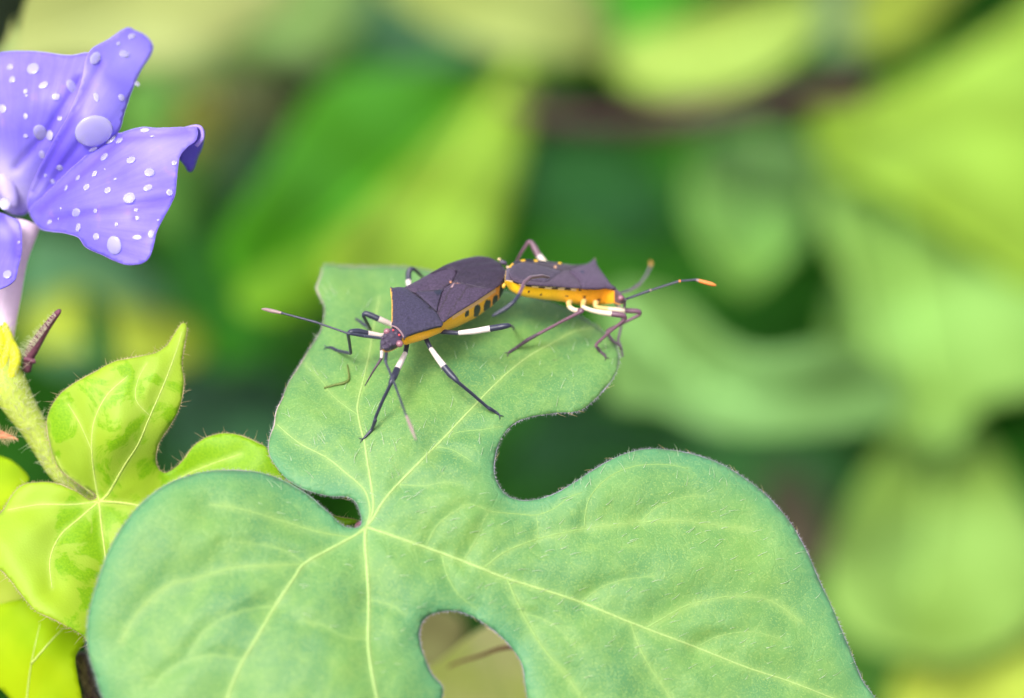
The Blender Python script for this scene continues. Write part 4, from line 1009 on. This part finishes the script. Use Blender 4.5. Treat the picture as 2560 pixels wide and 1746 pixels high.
# head details
def eye(parent, W, r, n, m='eye', nm='eye'):
    return ball(nm, W, np.eye(3) * r, M[m], parent, 20, 14)
eye(bug1, f1(967, 832, 3 * K44)[0], 8.5 * K44, n1w); eye(bug1, f1(999, 862, 2 * K44)[0], 9.0 * K44, n1w)
for x, y in ((983, 833), (998, 845)): eye(bug1, f1(x, y, 9 * K44)[0], 2.7 * K44, n1w, 'ocellus', 'ocellus')
for x, y, r in ((957, 849, 5), (976, 866, 6), (958, 862, 7), (968, 858, 7), (980, 846, 8), (964, 845, 7), (990, 838, 6)):
    V_, F_ = ball('t', f1(x, y, 4 * K44)[0], np.eye(3) * r * K44, None, 12, 8)
    o = mk('head_bump', V_, F_, M['plate'], bug1, cols=np.tile((.055, .04, .07), (len(V_), 1))); bm_keep(o)
d_ = lambda x, y, off=0: float((f1(x, y, off * K44)[0] - CO) @ CF)
# collar
q = catmull([(979, 818), (990, 822), (999, 830), (1006, 840), (1009, 847)], 3)
tube('collar', np.array([f1(x, y + 4, 9 * K44)[0] for x, y in q]), 2.2 * K44, mat_simple('collar', (.24, .15, .17), .5, .3), bug1, 8)
# antennae
limb('antenna', [(953, 846, d_(953, 846, 3), 3.6, BLK), (912, 841, 43.7, 4, BLK), (875, 835, 43.6, 3.6, BLK), (870, 834, 43.6, 2.6, BLK), (795, 808, 43.7, 2.6, BLK), (793, 807, 43.7, 3.2, BLK), (708, 784, 43.8, 2.6, BLK), (704, 783, 43.8, 3.6, PNK), (680, 778, 43.85, 5.2, PNK), (664, 774, 43.9, 4.2, PNK), (654, 773, 43.9, 1.6, PNK)], bug1, 'left-pointing antenna with a pale club')
limb('antenna', [(978, 866, d_(978, 866, 2), 4.5, BLK), (966, 878, 43.4, 4.8, BLK), (964, 903, 43.2, 4.4, BLK), (965, 908, 43.2, 3.2, BLK), (976, 934, 43.1, 3, BLK), (988, 964, 43.0, 3, BLK), (1014, 1036, 42.7, 2.8, BLK), (1016, 1040, 42.7, 3.6, PNK), (1028, 1070, 42.6, 4.4, PNK), (1040, 1101, 42.5, 1.8, PNK)], bug1, 'antenna hanging forwards with a pale pinkish club')
limb('beak', [(955, 868, 43.62, 6, DPR), (955, 877, 43.6, 5, WHT), (954, 896, 43.6, 4, DPR), (935, 925, 43.6, 2.6, DPR), (912, 965, 43.7, 1.3, DPR)], bug1, 'dark beak with a white base')
# legs
limb('leg', [(1018, 850, 44.0, 7, BLK), (1016, 868, 43.9, 6.5, BLK), (1013, 884, 43.8, 6.2, WHT), (1002, 906, 43.65, 7.5, WHT), (993, 923, 43.55, 8.2, BLK), (985, 942, 43.45, 9, BLK), (977, 957, 43.4, 6.5, BLK), (975, 964, 43.4, 4.6, BLK), (956, 1003, 43.5, 4.2, BLK), (938, 1046, 43.62, 4.0, BLK), (938, 1052, 43.62, 5, BLK), (930, 1074, onleaf(930, 1074, 5), 4.2, BLK), (912, 1094, onleaf(912, 1094, 3), 3.4, BLK), (906, 1099, onleaf(906, 1099, 2), 1.6, BLK)], bug1, 'near front leg')
limb('leg', [(1062, 838, 44.0, 7, BLK), (1068, 855, 43.95, 6, BLK), (1077, 872, 43.9, 6, WHT), (1094, 896, 43.8, 7.5, WHT), (1110, 917, 43.7, 8.5, BLK), (1126, 936, 43.65, 9, BLK), (1140, 950, 43.6, 6.5, BLK), (1145, 956, 43.6, 4.6, BLK), (1180, 985, 43.75, 4.4, BLK), (1219, 1019, 43.9, 4, BLK), (1224, 1022, 43.9, 5, BLK), (1238, 1030, onleaf(1238, 1030, 4), 4, BLK), (1247, 1036, onleaf(1247, 1036, 3), 3, BLK), (1249, 1040, onleaf(1249, 1040, 1), 1.5, BLK)], bug1, 'near middle leg')
limb('leg', [(1085, 822, 44.1, 7, BLK), (1106, 830, 44.0, 6.5, BLK), (1142, 833, 43.9, 5.5, BLK), (1146, 833, 43.9, 6, WHT), (1185, 829, 43.85, 7.5, WHT), (1226, 822, 43.8, 8.2, BLK), (1255, 817, 43.75, 8, BLK), (1271, 814, 43.75, 6.5, BLK), (1276, 815, 43.85, 4, BLK), (1282, 818, 44.4, 3.6, BLK), (1285, 822, 45.0, 3, BLK), (1283, 824, onleaf(1283, 824, 1), 1.5, BLK)], bug1, 'near hind leg stretched back')
limb('leg', [(985, 835, 44.3, 6, WHT), (953, 840, 44.15, 6.6, WHT), (919, 834, 44.05, 7.5, BLK), (895, 829, 44.0, 8.5, BLK), (876, 830, 43.95, 7, BLK), (870, 836, 43.98, 4.6, BLK), (874, 860, 44.2, 4, BLK), (877, 882, 44.35, 4, BLK), (876, 884, 44.4, 4.4, BLK), (844, 877, onleaf(844, 877, 5), 4, BLK), (828, 869, onleaf(828, 869, 4), 4, BLK), (817, 869, onleaf(817, 869, 2), 2, BLK)], bug1, 'far front leg, folded')
limb('leg', [(1005, 822, 44.6, 6, WHT), (977, 811, 44.6, 7, WHT), (947, 798, 44.5, 8, BLK), (925, 788, 44.5, 8, BLK), (911, 783, 44.5, 7, BLK), (908, 790, 44.5, 4.5, BLK), (919, 810, 44.7, 4.2, BLK), (926, 824, 44.85, 4, BLK), (918, 818, onleaf(918, 818, 5), 4.4, BLK), (903, 806, onleaf(903, 806, 4), 4, BLK), (889, 797, onleaf(889, 797, 2), 3.2, BLK)], bug1, 'far middle leg, folded')
limb('leg', [(1040, 740, 45.0, 6, WHT), (1022, 712, 45.2, 7, WHT), (1021, 703, 45.25, 7.5, BLK), (1021, 685, 45.3, 8, BLK), (1024, 674, 45.3, 7, BLK), (1032, 672, 45.3, 6, BLK), (1040, 677, 45.4, 5, BLK), (1054, 691, 45.6, 4, BLK), (1066, 700, 45.9, 3, BLK)], bug1, 'far hind leg, mostly hidden')

# ---- insect two, facing right
n2 = (.235, -.878, -.417)
f2, n2w = plane_map((1400, 690), 44.95, n2)
bug2 = root('insect', 'smaller greyish purple insect with a bright yellow belly facing right at the leaf edge', 'insect', f2(1400, 760)[0], 'mating pair of insects on the leaf')
YL = np.array((.80, .44, .006)); YO = np.array((.85, .34, .008))
def col2(hh, st, px, py):
    C = np.tile(YL, (len(px), 1)); w = np.clip((px - 1380) / 90, 0, 1)[:, None]; C = C * (1 - w) + YO * w
    C[hh < .4] = (.08, .055, .09)
    # banded connexivum on both margins
    near = (hh > .955); far = (hh >= .33) & (hh < .45)
    band = (np.sin((px - 1281) / 5.2) > .1) & (px < 1440)
    C[near & band] = (.03, .02, .035); C[near & ~band & (px < 1440)] = (.85, .62, .30)
    far_band = (np.sin((px - 1275) / 7.0) > -.1)
    C[far & far_band & (px < 1400)] = (.015, .015, .03)
    for x, y, r in ((1322, 730, 2.4), (1353, 737.5, 2.4), (1417, 741, 3), (1461, 743, 3.2), (1497, 750, 3.4), (1450, 725, 2.6)):
        C[ell(px, py, x, y, r * 1.3, r) & (hh > .55)] = (.04, .012, .01)
    hd = (px > 1536); C[hd & ((hh < .5) | (hh > .80))] = (.075, .045, .065)
    return C
secs2 = [(a, b, c, d * 1.22) for a, b, c, d in [((1266, 676), (1264, 700), 1, 12), ((1281, 666), (1284, 701), 2, 32), ((1297, 658), (1307, 709), 2, 38), ((1323, 655), (1334, 712), 2, 42), ((1365, 658), (1376, 716), 2, 44), ((1406, 662), (1417, 718), 2, 46), ((1450, 664), (1460, 720), 3, 52), ((1484, 664), (1498, 721), 3, 54), ((1500, 682), (1512, 720), 3, 50), ((1517, 700), (1526, 722), 3, 44),
         ((1530, 714), (1537, 728), 3, 34), ((1538, 722), (1543, 734), 4, 26), ((1546, 729), (1550, 741), 4, 22), ((1555, 738), (1557, 748), 3, 16), ((1562, 745), (1563, 752), 2, 8), ((1566, 749), (1566, 753), 1, 3)]]
secs2 = [((a[0], a[1] - (3.5 if a[0] < 1415 else 1)), b, c, d) for a, b, c, d in secs2]
loft('body', secs2, f2, n2w, bug2, col2, sides=64, stations=220)
c2 = lambda pts, off: comp(pts, off, (.235, -.878))
PRO2 = [(1424, 676), (1440, 668), (1462, 661), (1474, 656), (1480, 652), (1487, 645), (1490, 652), (1494, 664), (1505, 680), (1517, 696), (1528, 711), (1541, 720), (1531, 721), (1515, 719), (1500, 721), (1480, 721), (1455, 719), (1450, 706), (1436, 690)]
def p2c(px, py, C, de):
    C = C * (1 - .25 * np.exp(-de / 5))[:, None]
    C[np.hypot(px - 1487.5, py - 647 - 5) < 3.5] = (.70, .45, .22)
    C[ell(px, py, 1453, 683 + 6, 6, 3.4, 15)] = (.012, .015, .05)
    C[segdist(np.stack([px, py], 1), np.array([(1412, 686), (1455, 672), (1476, 667), (1492, 680.)])) < 1.0] *= .5
    return C
plate('pronotum', c2(PRO2, 7), f2, n2w, bug2, 7, (.072, .044, .085), spacing=3, hf=lambda px, py, de: 5 * (1 - np.exp(-de / 10)), colf=p2c, thick=.03)
WN2 = [(1275, 690), (1290, 694), (1330, 702), (1365, 704), (1385, 690), (1402, 680), (1424, 676), (1438, 692), (1452, 706), (1456, 720), (1430, 719), (1401, 717), (1349, 714), (1310, 710), (1285, 702)]
WF2 = [(1302, 656), (1323, 655), (1365, 658), (1406, 661), (1440, 662), (1462, 661), (1440, 668), (1424, 676), (1404, 680), (1380, 672), (1345, 664), (1310, 660)]
def w2c(px, py, C, de):
    C[np.hypot(px - 1387, py - 667 - 3) < 3] = (.72, .38, .2)
    C = C * (1 - .3 * np.exp(-de / 3))[:, None]
    return C
plate('forewing', c2(WF2, 4), f2, n2w, bug2, 4, (.045, .030, .046), spacing=3.2, hf=lambda px, py, de: 2 * (1 - np.exp(-de / 9)), colf=w2c, thick=.015)
plate('forewing', c2(WN2, 5), f2, n2w, bug2, 5, (.066, .040, .072), spacing=3.2, hf=lambda px, py, de: 3 * (1 - np.exp(-de / 9)), colf=w2c, thick=.015)
ME2 = [(1276, 690), (1274, 678), (1282, 664), (1302, 657), (1330, 659), (1355, 665), (1385, 673), (1402, 680), (1385, 692), (1365, 705), (1330, 703), (1295, 697)]
def m2c(px, py, C, de):
    for k in range(6):
        C[segdist(np.stack([px, py], 1), np.array([(1372, 690. - k * 3), (1330, 700 - k * 7), (1285, 692 - k * 4.)])) < .9] *= .7
    return C
plate('wing_membrane', c2(ME2, 6), f2, n2w, bug2, 6, (.050, .034, .062), spacing=3.2, hf=lambda px, py, de: 4 * (1 - np.exp(-de / 12)), colf=m2c, thick=.012)
BK2 = (.015, .015, .03); YB = (.85, .48, .02); PB = (.80, .60, .34)
margin([(1274, 670), (1282, 662), (1297, 655), (1323, 652.5), (1345, 654.5), (1365, 657), (1406, 661)], [(1281, YB), (1300, BK2), (1311, YB), (1333, BK2), (1342, YB), (1363, BK2), (1393, (.06, .045, .07)), (1402, YB), (1420, BK2)], f2, 2.6, bug2)
margin([(1276, 697), (1290, 704), (1310, 711), (1349, 715.5), (1401, 719), (1440, 721), (1480, 722), (1520, 721)], [(1284, BK2), (1296, PB), (1310, BK2), (1324, PB), (1342, BK2), (1362, PB), (1372, BK2), (1388, PB), (1399, BK2), (1412, PB), (1424, BK2), (1440, PB), (1600, (.85, .50, .10))], f2, 2.4, bug2)
ball('eye', f2(1551, 748, 2 * K44)[0] - CF * .06, np.eye(3) * 8 * K44, M['eye'], bug2, 20, 14)
e2 = lambda x, y, off=0: float((f2(x, y, off * K44)[0] - CO) @ CF)
PU2 = (.12, .055, .085)
limb('antenna', [(1562, 750, 45.0, 3.2, BLK), (1567, 748, 44.9, 3, BLK), (1622, 728, 44.85, 4, BLK), (1624, 727, 44.85, 4.4, PNK), (1628, 726, 44.85, 3, BLK), (1694, 705, 44.8, 3.4, BLK), (1697, 704, 44.8, 3.8, ORN), (1701, 703, 44.8, 2.8, BLK), (1738, 700, 44.8, 3, BLK), (1740, 700, 44.8, 3.6, PNK), (1746, 702, 44.8, 4, ORN), (1765, 707, 44.8, 5, ORN), (1780, 711, 44.8, 4.6, ORN), (1790, 714, 44.8, 2, ORN)], bug2, 'near antenna with an orange tip')
limb('antenna', [(1552, 733, 45.4, 3, GRY), (1575, 727, 45.8, 3.6, GRY), (1597, 713, 46.0, 4.6, GRY), (1600, 710, 46.0, 3, GRY), (1615, 690, 46.4, 3.2, GRY), (1626, 668, 46.7, 3.2, (.40, .20, .03)), (1628, 660, 46.8, 5, (.40, .20, .03)), (1625, 652, 46.8, 2.4, (.40, .20, .03))], bug2, 'far blurred antenna with an orange tip')
limb('beak', [(1560, 752, 44.95, 5, GRY), (1562, 762, 44.95, 4, GRY), (1560, 776, 45.0, 3, GRY), (1555, 800, 45.05, 2.4, GRY)], bug2)
CRM2 = (.60, .50, .38)
# near hind leg (cream thigh, long purple shin)
limb('leg', [(1432, 745, 44.95, 8, CRM), (1421, 757, 44.8, 7, CRM), (1424, 769, 44.7, 6.5, CRM2), (1436, 776, 44.6, 6.5, CRM2), (1447, 777, 44.55, 6, PU2), (1456, 777, 44.5, 7, PU2), (1450, 781, 44.5, 5, PU2), (1401, 806, 44.6, 4, PU2), (1345, 836, 44.7, 4.4, DPR), (1318, 851, 44.75, 5.5, DPR), (1290, 870, onleaf(1290, 870, 4), 4, DPR), (1273, 881, onleaf(1273, 881, 2), 3.6, DPR), (1270, 883, onleaf(1270, 883, 1), 1.6, DPR)], bug2, 'near hind leg with a long purple shin reaching back onto the leaf')
limb('leg', [(1460, 752, 44.9, 7, CRM), (1456, 768, 44.75, 6, CRM2), (1480, 777, 44.7, 6, CRM2), (1505, 782, 44.68, 7, CRM2), (1529, 785, 44.66, 7.5, PU2), (1545, 787, 44.65, 7.5, PU2), (1561, 789, 44.65, 6.5, PU2), (1564, 798, 44.68, 4.4, PU2), (1528, 827, 44.75, 3.8, PU2), (1490, 861, 44.85, 4, PU2), (1490, 866, 44.85, 4.6, DPR), (1502, 881, onleaf(1500, 880, 4), 3.8, DPR), (1512, 888, onleaf(1510, 888, 4), 4.2, DPR), (1514, 894, onleaf(1512, 894, 2), 1.8, DPR)], bug2, 'near middle leg, bent double')
limb('leg', [(1490, 755, 45.0, 8, CRM), (1487, 768, 44.95, 5, CRM), (1520, 773, 44.95, 6, CRM2), (1562, 777, 44.95, 7, PU2), (1585, 778, 44.95, 7, PU2), (1599, 779, 44.95, 6.5, PU2), (1600, 787, 44.97, 4.4, PU2), (1560, 807, 45.0, 3.8, PU2), (1520, 825, 45.05, 4, PU2), (1518, 832, 45.05, 4.4, DPR), (1532, 853, 45.05, 4.2, DPR), (1548, 862, 45.05, 3.6, DPR), (1554, 875, 45.05, 2.4, DPR)], bug2, 'near front leg, bent double')
limb('leg', [(1530, 745, 45.3, 6, CRM2), (1553, 775, 45.4, 5, GRY), (1556, 800, 45.4, 3.4, GRY), (1550, 830, 45.4, 3.6, GRY), (1545, 851, 45.35, 3.6, GRY), (1552, 866, 45.3, 3.4, GRY), (1557, 892, 45.25, 2.6, GRY)], bug2, 'far front leg, greyish')
limb('leg', [(1372, 668, 45.3, 6, CRM2), (1356, 650, 45.5, 8, WHT), (1346, 639, 45.5, 8.5, PU2), (1336, 620, 45.55, 8.5, PU2), (1328, 606, 45.55, 6, PU2), (1322, 604, 45.55, 5, PU2), (1306, 628, 45.6, 4, PU2), (1291, 655, 45.7, 3.4, PU2), (1284, 672, 45.8, 3, PU2)], bug2, 'far hind leg raised above the back, white-banded')
limb('leg', [(1372, 694, 44.3, 3.4, PU2), (1355, 690, 43.9, 4.4, PU2), (1325, 694, 43.4, 4.6, PU2), (1311, 706, 43.2, 4.6, PU2), (1298, 737, 42.9, 4.6, BLK), (1284, 756, 42.8, 5.2, BLK), (1266, 771, 42.8, 6.0, BLK), (1236, 788, 42.8, 4.0, BLK), (1230, 791, 42.8, 2, BLK)], bug2, 'blurred dark leg lifted towards the viewer')
for (bg_, x, y, dx, dy, c) in ((bug1, 907, 1098, -1, .35, BLK), (bug1, 1248, 1038, .7, .8, BLK), (bug1, 818, 869, -1, -.1, BLK), (bug2, 1514, 892, .5, .9, DPR), (bug2, 1272, 882, -.9, .6, DPR)):
    for sg in (-1, 1):
        p0 = np.array((x, y)); p1 = p0 + np.array((dx + sg * dy * .6, dy - sg * dx * .6)) * 5; p2 = p0 + np.array((dx + sg * dy * .7, dy - sg * dx * .7)) * 9
        limb('claw', [(p0[0], p0[1], onleaf(*p0, 3), 1.5, c), (p1[0], p1[1], onleaf(*p1, 5), 1.2, c), (p2[0], p2[1], onleaf(*p2, 1), .5, c)], bg_, sides=6)
# blurred ghost of the front leg from another moment, built as a solid strand
th = root('leg_ghost', 'blurred ghost of a moved insect leg, built as a bent strand on the leaf below the folded front leg', 'ghost_strand', P1(870, 945, 44.4))
q = catmull([(868, 912), (871, 930), (872, 948), (862, 957), (840, 962), (810, 970)], 5)
tube('ghost_strand', P(q[:, 0], q[:, 1], la_depth(q[:, 0], q[:, 1]) - 4 * K44), np.interp(np.linspace(0, 1, len(q)), [0, .5, 1], [1.5, 4, 2.2]) * K44, mat_simple('leg_ghost_olive', (.10, .14, .03), .6, .3), th, 8)
